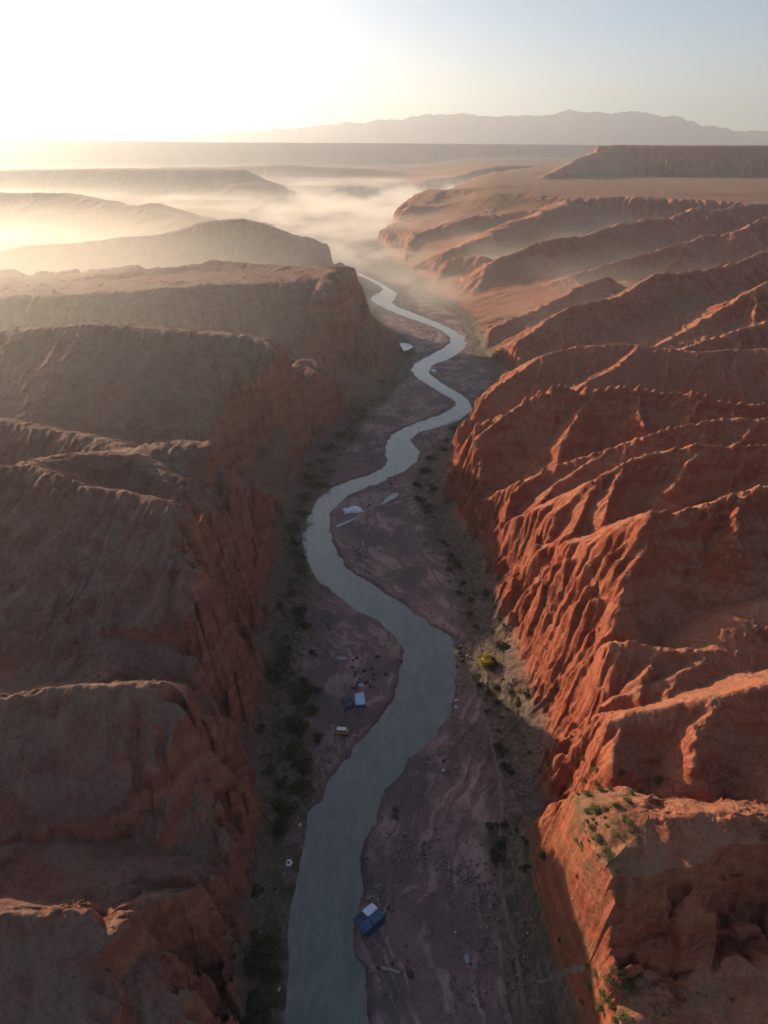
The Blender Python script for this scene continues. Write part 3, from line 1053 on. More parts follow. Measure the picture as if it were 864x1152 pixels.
def crown_mesh(rs, n, leaf, blobs=7, flat=.75, squash=1.0):
    """leaf-sized faces spread through several overlapping clumps; unit radius"""
    v, f = [], []
    B = []
    for i in range(blobs):
        a = rs.uniform(0, 6.28)
        d = rs.uniform(.15, .62)
        B.append((math.cos(a) * d, math.sin(a) * d * squash, rs.uniform(.3, .75) * flat, rs.uniform(.28, .5)))
    for i in range(n):
        bx, by, bz, br_ = B[rs.randrange(blobs)]
        th = rs.uniform(0, 6.28)
        ph = math.acos(rs.uniform(-.6, 1))
        q_ = br_ * (rs.uniform(.55, 1.08))
        x, y, z_ = bx + q_ * math.sin(ph) * math.cos(th), by + q_ * math.sin(ph) * math.sin(th), max(.02, bz + q_ * math.cos(ph) * flat)
        R_ = Matrix.Rotation(rs.uniform(0, 6.28), 3, 'Z') @ Matrix.Rotation(rs.uniform(-1.1, 1.1), 3, 'X')
        l = leaf * rs.uniform(.6, 1.3)
        k = len(v)
        for cx, cy in ((-l, -l * .5), (l * .2, -l * .7), (l, 0), (l * .1, l * .7)):
            p = R_ @ Vector((cx, cy, 0))
            v.append((x + p.x, y + p.y, max(0, z_ + p.z)))
        f.append((k, k + 1, k + 2, k + 3))
    return v, f, B


def stem_mesh(B, r0=.07):
    v, f = [], []
    for bx, by, bz, br_ in B:
        k = len(v)
        for j, (zz, rr, q_) in enumerate(((-.15, r0, 0), (bz * .5, r0 * .6, .45), (bz, r0 * .3, 1))):
            for a in range(5):
                an = a * 6.283 / 5
                v.append((bx * q_ + rr * math.cos(an), by * q_ + rr * math.sin(an), zz))
        for j in range(2):
            for a in range(5):
                b = (a + 1) % 5
                f.append((k + j * 5 + a, k + j * 5 + b, k + (j + 1) * 5 + b, k + (j + 1) * 5 + a))
    return v, f


def make_shrub(seed, mat, n=520, leaf=.085, name='shrub', flat=.75):
    rs = random.Random(seed)
    v, f, B = crown_mesh(rs, n, leaf, rs.randint(6, 9), flat)
    root = empty(name, (0, -500, 0))
    mesh_obj('crown', v, f, mat, root)
    sv, sf = stem_mesh(B[:5])
    mesh_obj('stem', sv, sf, M_BARK, root)
    return root


protos = {'d': [make_shrub(i, M_LEAFD) for i in range(4)], 'g': [make_shrub(10 + i, M_LEAFG) for i in range(4)]}
used_p = set()


def put_shrub(kind, x, y, r, label, group, rng):
    for _ in range(12):
        if float(samp(_R2, x, y)[0]) < 1.2:
            x += 1.0 if 'east' in label else -1.0
    z_ = ground_z(x, y)
    p = rng.choice(protos[kind])
    r *= 1.3 if kind == 'g' else 1.1
    sc = (r * rng.uniform(.85, 1.15), r * rng.uniform(.85, 1.15), r * rng.uniform(.7, 1.05))
    if p.name not in used_p:
        used_p.add(p.name)
        p.location, p.rotation_euler, p.scale = (x, y, z_ - .05), (0, 0, rng.uniform(0, 6.28)), sc
        o = p
    else:
        o = clone(p, (x, y, z_ - .05), rng.uniform(0, 6.28), sc)
    props(o, label, 'shrub', group)
    return o


rg = random.Random(5)
# hand placed shrubs: (px, py, radius in px)
BELT_W = [(315, 757, 13), (336, 780, 8), (353, 778, 8), (343, 765, 6), (338, 690, 10), (330, 668, 6), (342, 705, 6), (349, 622, 7), (338, 640, 9), (332, 845, 10), (345, 862, 9),
          (322, 905, 12), (338, 885, 9), (318, 880, 8), (312, 930, 9), (352, 735, 5), (350, 800, 7), (340, 820, 9), (355, 830, 6), (345, 560, 7), (352, 545, 6), (340, 578, 8), (347, 600, 6),
          (300, 1058, 14), (288, 1085, 14), (303, 1095, 10), (285, 1120, 14), (300, 1135, 12), (278, 1145, 12), (295, 1070, 9), (360, 520, 5), (372, 505, 5), (386, 490, 6), (398, 474, 6), (410, 462, 5)]
for px, py, rp in BELT_W:
    (x, y, z_), mpp = hit(px, py + rp * .4)
    put_shrub('d', x, y, rp * mpp * 1.35, 'large dark shrub in the belt under the western cliffs', 'large shrubs of the western bank', rg)
BELT_E = [(541, 772, 5), (549, 778, 5), (513, 728, 5), (514, 738, 5), (512, 746, 4), (504, 640, 5), (520, 655, 5), (516, 668, 4), (528, 690, 5), (535, 705, 5), (530, 676, 4), (575, 870, 5), (488, 548, 7), (478, 530, 7), (472, 560, 6),
          (468, 545, 6), (480, 575, 5), (498, 610, 5), (506, 625, 5), (548, 800, 5), (560, 822, 4), (570, 845, 4), (484, 515, 6), (500, 505, 6), (560, 790, 5), (575, 778, 5)]
for px, py, rp in BELT_E:
    (x, y, z_), mpp = hit(px, py + rp * .4)
    put_shrub('d', x, y, rp * mpp, 'dark shrub between the trail and the foot of the eastern slopes', 'shrubs of the eastern bank', rg)
MESA_S = [(676, 888, 5), (706, 901, 5.5), (669, 910, 6), (710, 892, 4), (708, 926, 5), (708, 935, 3.5), (702, 918, 3), (683, 956, 6), (686, 966, 5), (656, 854, 4), (672, 868, 6), (699, 870, 6), (739, 877, 7), (671, 882, 5),
          (660, 893, 4), (665, 930, 4), (672, 942, 4), (690, 905, 3), (720, 890, 3), (658, 880, 5), (694, 940, 3)]
for px, py, rp in MESA_S:
    (x, y, z_), mpp = hit(px, py + rp * .3)
    put_shrub('g', x, y, rp * mpp, 'sage green shrub on the sunlit flat topped spur', 'shrubs on the sunlit spur top', rg)
SHELF_S = [(661, 1088, 5), (663, 1111, 5), (686, 1105, 7), (701, 1096, 6), (680, 1120, 8), (698, 1114, 6), (676, 1134, 7), (689, 1133, 6), (701, 1145, 8), (692, 1148, 6), (712, 1111, 5), (823, 1125, 3), (655, 1128, 4), (708, 1103, 5), (670, 1098, 5), (720, 1100, 4), (690, 1092, 5)]
for px, py, rp in SHELF_S:
    (x, y, z_), mpp = hit(px, py + rp * .3)
    put_shrub('g', x, y, rp * mpp, 'yellow green shrub in the sunlit thicket at the bottom right ledge', 'thicket on the lower sunlit ledge', rg)
# smaller bushes filling the belts
nsm = 0
for side, n_, lab, gr in ((-1, 82, 'small dark bush between the western cliffs and the river', 'small bushes of the western bank'), (1, 62, 'small dark bush on the stony slope east of the river', 'small bushes of the eastern bank')):
    c_ = 0
    tries = 0
    while c_ < n_ and tries < 60000:
        tries += 1
        y = 78 * (560 / 78) ** rg.random()
        x = rg.uniform(-45, 60 + y * .1)
        vd_ = float(samp(_V2, x, y)[0])
        lf_ = x < np.interp(y, [0, 100, 150, 200, 300, 400, 500, 600], [-10, -5, 0, 5, 0, 10, 30, 30])
        if (lf_ and side > 0) or (not lf_ and side < 0) or not (-11 if side < 0 else -9) < vd_ < 3:
            continue
        if float(samp(_R2, x, y)[0]) < 1.5 or rg.random() > .5 + float(perlin(np.array([x / 7]), np.array([y / 7]), 301)[0]):
            continue
        put_shrub('d', x, y, (.5 + 2.0 * rg.random() ** 1.7) * (1.0 if y < 250 else 1.6), lab, gr, rg)
        c_ += 1
c_ = 0
mq = np.array(MESA)
while c_ < 38:
    px, py = rg.uniform(645, 735), rg.uniform(868, 975)
    if px > 735 - (py - 868) * .35 or rg.random() < (px - 645) / 110:
        continue
    (x, y, z_), mpp = hit(px, py)
    if z_ < 30:
        continue
    put_shrub('g', x, y, rg.uniform(1.2, 3.2) * mpp, 'sage green shrub on the sunlit flat topped spur', 'shrubs on the sunlit spur top', rg)
    c_ += 1
# yellow tree
(x, y, z_), mpp = hit(547, 748)
rs = random.Random(3)
v, f, B = crown_mesh(rs, 620, .07, 5, .95)
tr_ = empty('tree', (x, y, z_ - .05))
tr_.scale = (3.9, 3.9, 3.3)
mesh_obj('crown', v, f, M_LEAFY, tr_)
v2, f2, B2 = crown_mesh(random.Random(4), 1100, .07, 9, .6)
mesh_obj('understorey', [(p[0] * 1.1, p[1] * 1.1 - .1, p[2] * 1.0) for p in v2], f2, M_LEAFD, tr_)
sv, sf = stem_mesh(B)
mesh_obj('trunk', sv, sf, M_BARK, tr_)
props(tr_, 'bright yellow autumn tree at the foot of the eastern slope', 'tree')
(x, y, z_), mpp = hit(582, 776)
v, f, B = crown_mesh(rs, 300, .09, 5, .7)
o = empty('shrub', (x, y, z_ - .05))
o.scale = (1.3, 1.3, 1.2)
mesh_obj('crown', v, f, M_LEAFY, o)
sv, sf = stem_mesh(B)
mesh_obj('stem', sv, sf, M_BARK, o)
props(o, 'small yellow shrub on the slope below the yellow tree', 'shrub')
for k_ in protos:
    for p in protos[k_]:
        if p.name not in used_p:
            for ch in list(p.children):
                bpy.data.objects.remove(ch)
            bpy.data.objects.remove(p)


# stones
def stone_geo(seed, n=2):
    rs = np.random.RandomState(seed)
    import bmesh
    bm = bmesh.new()
    bmesh.ops.create_icosphere(bm, subdivisions=n, radius=1)
    v = np.array([p.co[:] for p in bm.verts])
    f = [[q_.index for q_ in p.verts] for p in bm.faces]
    bm.free()
    for _ in range(7):
        d = rs.normal(size=3)
        d /= np.linalg.norm(d)
        k = v @ d
        lim = rs.uniform(.55, .85)
        v = v - np.outer(np.maximum(k - lim, 0), d)
    v *= rs.uniform(.7, 1.1, 3) * [1, 1, .75]
    v += rs.normal(0, .03, v.shape)
    return v, f


SG = [stone_geo(i) for i in range(5)]
sproto = {}


def boulder(x, y, r, mat, label, group=None, sink=.3, name='boulder'):
    k = (rg.randrange(5), mat.name)
    if k not in sproto:
        v, f = SG[k[0]]
        o = mesh_obj(name, v, f, mat)
        sproto[k] = o
    else:
        o = sproto[k].copy()
        o.name = name
        COL.objects.link(o)
    o.location = (x, y, max(ground_z(x, y), 0) + r * sink)
    o.rotation_euler = (rg.uniform(-.3, .3), rg.uniform(-.3, .3), rg.uniform(0, 6.28))
    o.scale = (r, r * rg.uniform(.75, 1.2), r * rg.uniform(.7, 1))
    props(o, label, 'boulder', group)
    return o


for px, py, rp, mt, lb in [(499, 868, 3.2, M_STONEW, 'white topped boulder beside a dark pit on the eastern gravel bar'), (338, 930, 2.6, M_STONEW, 'pale stone at the water edge below the shrub belt'),
                           (314, 1114, 2.6, M_STONEW, 'white stone at the water edge near the bottom of the picture'), (512, 1050, 2.2, M_STONEW, 'small white stone on the smooth silt fan'),
                           (460, 1081, 3.2, M_STONE, 'brown boulder above the pale plank in the rubble field'), (434, 759, 3.4, M_STONED, 'dark round boulder alone between the camp and the river'),
                           (499, 857, 3, M_STONED, 'dark boulder just above the white topped boulder'), (444, 912, 4.5, M_STONED, 'upper black boulder of the pair by the eastern water edge'),
                           (445, 920, 4.5, M_STONED, 'lower black boulder of the pair by the eastern water edge'), (462, 1098, 5, M_STONED, 'black boulder to the right of the pale plank'),
                           (518, 727, 2.6, M_STONEW, 'upper white rock at the outer river bend'), (518, 738, 2.6, M_STONEW, 'second white rock at the outer river bend'),
                           (513, 789, 3.0, M_STONEW, 'large white rock on the east bank below the bend'), (513, 796, 2.2, M_STONEW, 'small white rock under the large one below the bend'), (514, 750, 2.2, M_STONED, 'dark rock at the outer river bend')]:
    (x, y, z_), mpp = hit(px, py)
    boulder(x, y, rp * mpp, mt, lb)
for n_, box_, rr, lb, gr, dark in [(34, (395, 738, 428, 782), (.7, 2.4), 'dark boulder in the heap beside the blue camp', 'boulders beside the blue camp', .8),
                                   (12, (384, 792, 410, 804), (.8, 2.2), 'dark boulder below the blue canopy', 'boulders below the blue canopy', .8),
                                   (30, (415, 1060, 470, 1100), (.6, 2.0), 'boulder in the rubble field under the lower camp', 'boulders of the rubble field', .3),
                                   (24, (505, 1095, 545, 1150), (.6, 2.2), 'pale boulder in the stone belt at the bottom edge', 'boulders of the lower stone belt', .2),
                                   (14, (425, 1000, 445, 1030), (.7, 2.2), 'boulder above the lower blue camp', 'boulders above the lower camp', .4),
                                   (16, (470, 930, 500, 990), (.5, 1.5), 'small boulder on the dark patch of the eastern gravel bar', 'boulders of the eastern bar', .4)]:
    for i in range(n_):
        px, py = rg.uniform(box_[0], box_[2]), rg.uniform(box_[1], box_[3])
        (x, y, z_), mpp = hit(px, py)
        if float(samp(_R2, x, y)[0]) < .8:
            continue
        boulder(x, y, rg.uniform(*rr) * mpp * 1.25, M_STONED if rg.random() < dark else M_STONE, lb, gr)


# loose rubble, one object
def rubble():
    rs = np.random.RandomState(3)
    V, Fc = [], []
    base, bf = stone_geo(77, 1)
    N = 48000
    y = 78 * (420 / 78) ** rs.rand(N)
    x = rs.uniform(-50, 75, N)
    vd_, rd_ = samp(_V2, x, y), samp(_R2, x, y)
    dens = fbm(x / 16, y / 30, 3, 401) * .9 + .5 * (perlin(x / 4, y / 9, 405))
    kp = (vd_ < 3) & (rd_ > .5) & (dens > rs.uniform(.05, .9, N))
    x, y = x[kp], y[kp]
    z_ = samp(_Z2, x, y)
    sz = .16 + .42 * rs.rand(len(x)) ** 3 * (1 + y / 300)
    n0 = len(base)
    a = rs.rand(len(x)) * 6.28
    ca, sa = np.cos(a), np.sin(a)
    b = base
    vx = x[:, None] + sz[:, None] * (ca[:, None] * b[:, 0] - sa[:, None] * b[:, 1])
    vy = y[:, None] + sz[:, None] * (sa[:, None] * b[:, 0] + ca[:, None] * b[:, 1])
    vz = z_[:, None] + sz[:, None] * (b[:, 2] * .7 + .25)
    co_ = np.stack([vx, vy, vz], -1).reshape(-1, 3)
    f = np.array(bf)
    fa = (f[None] + (np.arange(len(x)) * n0)[:, None, None]).reshape(-1, 3)
    me = bpy.data.meshes.new('gravel')
    me.vertices.add(len(co_))
    me.vertices.foreach_set('co', co_.astype(F32).ravel())
    me.loops.add(len(fa) * 3)
    me.loops.foreach_set('vertex_index', fa.astype(np.int32).ravel())
    me.polygons.add(len(fa))
    me.polygons.foreach_set('loop_start', np.arange(0, len(fa) * 3, 3, dtype=np.int32))
    me.update(calc_edges=True)
    t = NT('mixed_rubble')
    n1 = t.noise(t.pos, 3.5, 1, .5)
    t.put(t.b.inputs['Base Color'], t.mix(t.map(n1, .35, .65), (.05, .038, .038), (.36, .29, .28)))
    t.b.inputs['Roughness'].default_value = .9
    me.materials.append(t.m)
    o = bpy.data.objects.new('gravel', me)
    COL.objects.link(o)
    print('rubble', len(x))
    return props(o, 'loose stones scattered over the gravel bars', 'gravel', kind='stuff')


rubble()


# ---- camps
def sheet(P, n, sag, rs, thick=.03):
    """a cloth panel between four corners P00 P10 P11 P01 with sag and wrinkles, real thickness"""
    v, f = [], []
    P = [np.array(p, float) for p in P]
    for lay in (0, 1):
        for i in range(n + 1):
            for j in range(n + 1):
                a, b = i / n, j / n
                p = P[0] * (1 - a) * (1 - b) + P[1] * a * (1 - b) + P[2] * a * b + P[3] * (1 - a) * b
                w_ = -sag * 4 * a * (1 - a) * 4 * b * (1 - b) + .05 * math.sin(7 * a + 3 * b + rs) + .04 * math.sin(11 * b + rs * 2)
                v.append((p[0], p[1], p[2] + w_ - lay * thick))
    m_ = (n + 1) ** 2
    for i in range(n):
        for j in range(n):
            a = i * (n + 1) + j
            q_ = (a, a + n + 1, a + n + 2, a + 1)
            f.append(q_)
            f.append(tuple(m_ + k for k in q_[::-1]))
    for i in range(n):
        for (a, b) in ((i, i + 1), (n * (n + 1) + i + 1, n * (n + 1) + i), ((i + 1) * (n + 1), i * (n + 1)), (i * (n + 1) + n, (i + 1) * (n + 1) + n)):
            f.append((a, b, m_ + b, m_ + a))
    return v, f


def rod(p, q_, r=.05, n=7):
    p, q_ = Vector(p), Vector(q_)
    d = (q_ - p).normalized()
    a = d.orthogonal().normalized()
    b = d.cross(a)
    v = [tuple(c_ + a * r * math.cos(k * 6.283 / n) + b * r * math.sin(k * 6.283 / n)) for c_ in (p, q_) for k in range(n)]
    f = [(k, (k + 1) % n, n + (k + 1) % n, n + k) for k in range(n)] + [tuple(range(n))[::-1], tuple(range(n, 2 * n))]
    return v, f


def blk(x0, x1, y0, y1, z0, z1, taper=0.0):
    t_ = taper
    v = [(x0, y0, z0), (x1, y0, z0), (x1, y1, z0), (x0, y1, z0), (x0 + t_, y0 + t_, z1), (x1 - t_, y0 + t_, z1), (x1 - t_, y1 - t_, z1), (x0 + t_, y1 - t_, z1)]
    f = [(3, 2, 1, 0), (4, 5, 6, 7), (0, 1, 5, 4), (1, 2, 6, 5), (2, 3, 7, 6), (3, 0, 4, 7)]
    return v, f


def bevel(o, w_=.05, seg=2):
    md = o.modifiers.new('Bevel', 'BEVEL')
    md.width = w_
    md.segments = seg
    return o


def shelter(px, py, size, rz, panels, label, hgt=2.1, poles=True):
    (x, y, z_), mpp = hit(px, py)
    e = empty('tarp_shelter', (x, y, z_), rz)
    for i, (c_, sag, mt) in enumerate(panels):
        v, f = sheet([(a, b, h_) for a, b, h_ in c_], 8, sag, i * 1.7)
        mesh_obj('tarp', v, f, mt, e, True)
    sx_, sy_ = size
    for a in (-1, 1):
        for b in (-1, 1):
            v, f = rod((a * sx_, b * sy_, -.3), (a * sx_, b * sy_, hgt))
            mesh_obj('pole', v, f, M_POLE, e)
    props(e, label, 'shelter')
    return e


shelter(405, 793, (1.45, 2.2), .12, [([(-1.5, -2.3, 2.0), (1.5, -2.3, 1.9), (1.45, 2.3, 2.5), (-1.4, 2.2, 2.4)], .12, M_TARPB), ([(-1.5, -2.35, 1.95), (1.5, -2.35, 1.85), (1.6, -2.6, .9), (-1.5, -2.6, 1.1)], .03, M_TARPD)],
        'flat pale blue canopy at the upper camp on the western bar', 2.0)


def tent(px, py, L, W, hh, rz, mats, label):
    (x, y, z_), mpp = hit(px, py)
    e = empty('tent', (x, y, z_), rz)
    for sgn, mt in ((-1, mats[0]), (1, mats[1])):
        v, f = sheet([(-L / 2, sgn * W / 2, .02), (L / 2, sgn * W / 2, .02), (L / 2 - .15, 0, hh), (-L / 2 + .15, 0, hh)], 8, .10, sgn)
        mesh_obj('roof_panel', v, f, mt, e, True)
    for sgn in (-1, 1):
        a = sgn * (L / 2 - .1)
        mesh_obj('gable', [(a, -W / 2 + .05, 0), (a, W / 2 - .05, 0), (a, 0, hh - .06), (a - sgn * .03, -W / 2 + .05, 0), (a - sgn * .03, W / 2 - .05, 0), (a - sgn * .03, 0, hh - .06)],
                 [(0, 1, 2), (5, 4, 3), (0, 3, 4, 1), (1, 4, 5, 2), (2, 5, 3, 0)], mats[2], e)
    v, f = rod((-L / 2 + .05, 0, hh), (L / 2 - .05, 0, hh), .04)
    mesh_obj('ridge_pole', v, f, M_POLE, e)
    props(e, label, 'tent')


tent(391, 790, 2.8, 2.6, 1.5, .5, (M_TARPD, M_TARPB, M_TARPN), 'blue ridge tent left of the pale canopy')
tent(393, 798, 2.2, 1.8, 1.0, -.3, (M_TARPN, M_TARPN, M_TARPN), 'low dark tent below the blue ridge tent')
tent(406, 771, 1.6, 1.6, .9, .2, (M_TARPB, M_TARPB, M_TARPB), 'small pale blue tent above the canopy')
# lower camp: shelter of several roof panels
shelter(415, 1040, (2.7, 1.9), .75, [([(-.1, -2.0, 2.2), (2.9, -2.0, 2.1), (2.9, .1, 2.35), (-.1, .1, 2.45)], .08, M_TARPD), ([(-.1, .15, 2.45), (2.8, .15, 2.4), (2.8, 2.1, 2.1), (-.1, 2.1, 2.2)], .08, M_TARPW),
                                     ([(-2.9, -2.0, 2.0), (-.15, -2.0, 2.15), (-.15, .1, 2.42), (-2.9, .1, 2.3)], .14, M_TARPD), ([(-2.9, .15, 2.3), (-.15, .15, 2.42), (-.15, 2.1, 2.1), (-2.7, 2.2, 1.7)], .2, M_TARPN),
                                     ([(-2.9, -2.05, 1.95), (2.9, -2.05, 2.05), (2.9, -2.3, .4), (-2.8, -2.4, .5)], .04, M_TARPN)],
        'large dark blue tarp shelter with one white roof panel at the lower camp', 2.05)
# crumpled sheet on the upper bar
(x, y, z_), mpp = hit(397, 575)
nn = 18
v, f = [], []
for lay in (0, 1):
    for i in range(nn + 1):
        for j in range(nn + 1):
            a, b = i / nn * 2 - 1, j / nn * 2 - 1
            rr = max(abs(a), abs(b))
            h_ = 1.6 * max(0, 1 - rr ** 3) * (.75 + .25 * math.sin(4 * a + 1)) + .12 * float(perlin(np.array([a * 3.]), np.array([b * 3.]), 9)[0])
            v.append((a * 4.2 * (1 + .1 * math.sin(5 * b)), b * 2.6 * (1 + .12 * math.sin(4 * a)), max(h_, .03) - lay * .03))
m_ = (nn + 1) ** 2
for i in range(nn):
    for j in range(nn):
        a = i * (nn + 1) + j
        f.append((a, a + nn + 1, a + nn + 2, a + 1))
        f.append((m_ + a + 1, m_ + a + nn + 2, m_ + a + nn + 1, m_ + a))
o = mesh_obj('tarp', v, f, M_TARPW, None, True, (x, y, z_ + .02))
o.rotation_euler = (0, 0, .25)
props(o, 'white and pale blue tarp draped over a heap on the upper gravel bar', 'tarp')

# van
(x, y, z_), mpp = hit(385, 826)
e = empty('van', (x, y, z_ + .02), -.12)
bevel(mesh_obj('body', *blk(-1.75, 1.75, -.8, .8, .35, 1.15, .05), M_ORANGE, e), .12)
bevel(mesh_obj('cabin', *blk(-1.55, 1.35, -.74, .74, 1.14, 1.62, .12), M_GLASS, e), .06)
bevel(mesh_obj('roof', *blk(-1.5, 1.28, -.72, .72, 1.615, 1.78, .08), M_WHITE, e), .06)
bevel(mesh_obj('bumper', *blk(-1.86, -1.74, -.75, .75, .38, .6, .0), M_POLE, e), .03)
bevel(mesh_obj('bumper', *blk(1.74, 1.86, -.75, .75, .38, .6, .0), M_POLE, e), .03)
for a in (-1.1, 1.1):
    for b in (-.78, .78):
        w_ = mesh_obj('wheel', *rod((a, b - .1, .33), (a, b + .1, .33), .33, 18), M_RUBBER, e)
        mesh_obj('rim', *rod((0, -.02, 0), (0, .02, 0), .17, 12), M_POLE, w_, loc=(a, b + (.1 if b > 0 else -.1), .33))
for b in (-.5, .5):
    mesh_obj('headlight', *rod((-1.76, b, .8), (-1.8, b, .8), .11, 10), M_WHITE, e)
props(e, 'small orange van with a white roof parked on the western bar', 'van')

# ring float
(x, y, z_), mpp = hit(325, 972)
v, f = [], []
N_, K_ = 24, 8
for i in range(N_):
    a = i * 6.283 / N_
    R0 = .62 * (1 + .06 * math.cos(6 * a))
    for k in range(K_):
        b = k * 6.283 / K_
        v.append((math.cos(a) * (R0 + .26 * math.cos(b)), math.sin(a) * (R0 + .26 * math.cos(b)), .2 * math.sin(b)))
for i in range(N_):
    for k in range(K_):
        f.append((i * K_ + k, ((i + 1) % N_) * K_ + k, ((i + 1) % N_) * K_ + (k + 1) % K_, i * K_ + (k + 1) % K_))
props(mesh_obj('float', v, f, M_WHITE, None, True, (x, y, max(z_, 0) + .15)), 'white ring shaped float at the western water edge', 'float')


# logs
def log(px, py, px2, py2, r, label, mat=M_WOOD):
    (x, y, z_), _ = hit(px, py)
    (x2, y2, z2), _ = hit(px2, py2)
    v, f = [], []
    n, m_ = 10, 8
    for i in range(n + 1):
        t_ = i / n
        cx, cy = (x2 - x) * t_, (y2 - y) * t_
        gz = ground_z(x + cx, y + cy) - z_
        rr = r * (1 - .35 * t_) * (1 + .1 * math.sin(9 * t_))
        dx, dy = x2 - x, y2 - y
        L_ = math.hypot(dx, dy)
        for k in range(m_):
            a = k * 6.283 / m_
            v.append((cx - dy / L_ * rr * math.cos(a), cy + dx / L_ * rr * math.cos(a), gz + rr * .8 + rr * math.sin(a)))
    for i in range(n):
        for k in range(m_):
            f.append((i * m_ + k, i * m_ + (k + 1) % m_, (i + 1) * m_ + (k + 1) % m_, (i + 1) * m_ + k))
    f += [tuple(range(m_))[::-1], tuple(n * m_ + k for k in range(m_))]
    props(mesh_obj('log', v, f, mat, None, True, (x, y, z_)), label, 'log')


log(429, 1090, 450, 1095, .28, 'pale straight log left of a black boulder near the bottom edge')
log(423, 1000, 428, 995, .16, 'short bleached log upright of the lower blue shelter')
log(412, 1014, 421, 1008, .18, 'bleached log lying against the lower blue shelter')
log(424, 1012, 427, 1020, .18, 'short grey log right of the lower blue shelter')
log(404, 812, 410, 812, .10, 'thin pale stick between canopy and van')


# puddles and pale dried patches: low lenses
def puddle(pts, label, mat, name='puddle', lift=.06):
    W_ = [hit(a, b)[0] for a, b in pts]
    c_ = np.mean(np.array(W_), 0)
    P_ = smooth_line(np.array([w[:2] for w in W_] + [W_[0][:2]]), 2)[:-1]
    n = len(P_)
    zc = max(ground_z(p[0], p[1]) for p in P_) + lift
    zc = max(zc, ground_z(c_[0], c_[1]) + lift)
    v = [(p[0] - c_[0], p[1] - c_[1], 0) for p in P_] + [(p[0] - c_[0], p[1] - c_[1], -.5) for p in P_]
    f = [tuple(range(n))] + [(i, n + i, n + (i + 1) % n, (i + 1) % n) for i in range(n)]
    me_o = mesh_obj(name, v, f, mat, None, False, (c_[0], c_[1], zc))
    props(me_o, label, name, kind='structure' if name == 'puddle' else None)


t = NT('still_water')
t.b.inputs['Base Color'].default_value = (.30, .31, .32, 1)
t.b.inputs['Roughness'].default_value = .06
M_PUD = t.m
puddle([(378, 592), (390, 587), (400, 583), (407, 580), (398, 586), (386, 592), (379, 595)], 'narrow pale puddle under the draped tarp', M_PUD)
puddle([(426, 571), (432, 563), (441, 557), (449, 555), (447, 560), (438, 565), (431, 568)], 'speckled puddle right of the draped tarp', M_PUD)
puddle([(522, 1078), (525, 1072), (528, 1078), (527, 1085), (523, 1085)], 'teardrop puddle on the silt fan near the bottom', M_PUD)
puddle([(450, 388), (458, 390), (466, 394), (460, 397), (452, 392)], 'bright triangular puddle on the far western bar', M_PUD)
puddle([(484, 417), (489, 416), (492, 418), (487, 419)], 'tiny bright puddle inside the far bend', M_PUD)
puddle([(378, 741), (386, 740), (392, 743), (384, 744)], 'small pale puddle above the upper camp', M_PUD)
puddle([(408, 606), (410, 611), (409, 616), (407, 615), (408, 611)], 'short squiggle of water below the draped tarp', M_PUD)


# trails draped on the ground
def trail(pts, width, label, mat):
    P_ = smooth_line(np.array([hit(a, b)[0][:2] for a, b in pts]), 3)
    d = np.r_[0, np.cumsum(np.hypot(*np.diff(P_, axis=0).T))]
    s_ = np.arange(0, d[-1], .6)
    xx, yy = np.interp(s_, d, P_[:, 0]), np.interp(s_, d, P_[:, 1])
    xx = xx + .25 * perlin(s_ / 5, s_ * 0 + .5, 501)
    tx, ty = np.gradient(xx), np.gradient(yy)
    L_ = np.hypot(tx, ty) + 1e-6
    v, f = [], []
    offs = [-1, -.5, 0, .5, 1]
    for i in range(len(s_)):
        w_ = width * (1 + .25 * float(perlin(np.array([s_[i] / 3]), np.array([2.]), 502)[0]))
        for o_ in offs:
            px, py = xx[i] - ty[i] / L_[i] * w_ * o_, yy[i] + tx[i] / L_[i] * w_ * o_
            v.append((px, py, ground_z(px, py) + (.05 if abs(o_) < 1 else -.04)))
    n = len(offs)
    for i in range(len(s_) - 1):
        for k in range(n - 1):
            f.append((i * n + k, i * n + k + 1, (i + 1) * n + k + 1, (i + 1) * n + k))
    props(mesh_obj('path', v, f, mat, None, True), label, 'path', kind='structure')


M_TRAIL = simple('packed_dust', (.20, .135, .115), .95, .2, .8, .02)
trail([(455, 545), (462, 590), (472, 615), (490, 650), (502, 670), (514, 700), (517, 730), (528, 760), (540, 790), (556, 840), (566, 900), (560, 960), (566, 1020), (582, 1080), (590, 1150)], .55, 'narrow dusty trail along the eastern bank', M_TRAIL)
trail([(592, 1102), (620, 1098), (645, 1093), (660, 1095)], .25, 'short trail climbing to the sunlit ledge', M_TRAIL)
trail([(449, 880), (440, 912), (456, 925), (450, 950), (436, 990), (440, 1030), (430, 1060), (424, 1085), (440, 1120), (450, 1150)], .3, 'thin winding track across the eastern gravel bar', M_TRAIL)
print('things', round(time.time() - T0, 1), len(bpy.data.objects))


# ---------------------------------------------------------------- haze and mist
def box(name, x0, x1, y0, y1, z0, z1, mat):
    v = [(x, y, z) for z in (z0, z1) for y in (y0, y1) for x in (x0, x1)]
    f = [(0, 2, 3, 1), (4, 5, 7, 6), (0, 1, 5, 4), (2, 6, 7, 3), (0, 4, 6, 2), (1, 3, 7, 5)]
    me = bpy.data.meshes.new(name)
    me.from_pydata(v, [], f)
    me.materials.append(mat)
    o = bpy.data.objects.new(name, me)
    COL.objects.link(o)
    return o


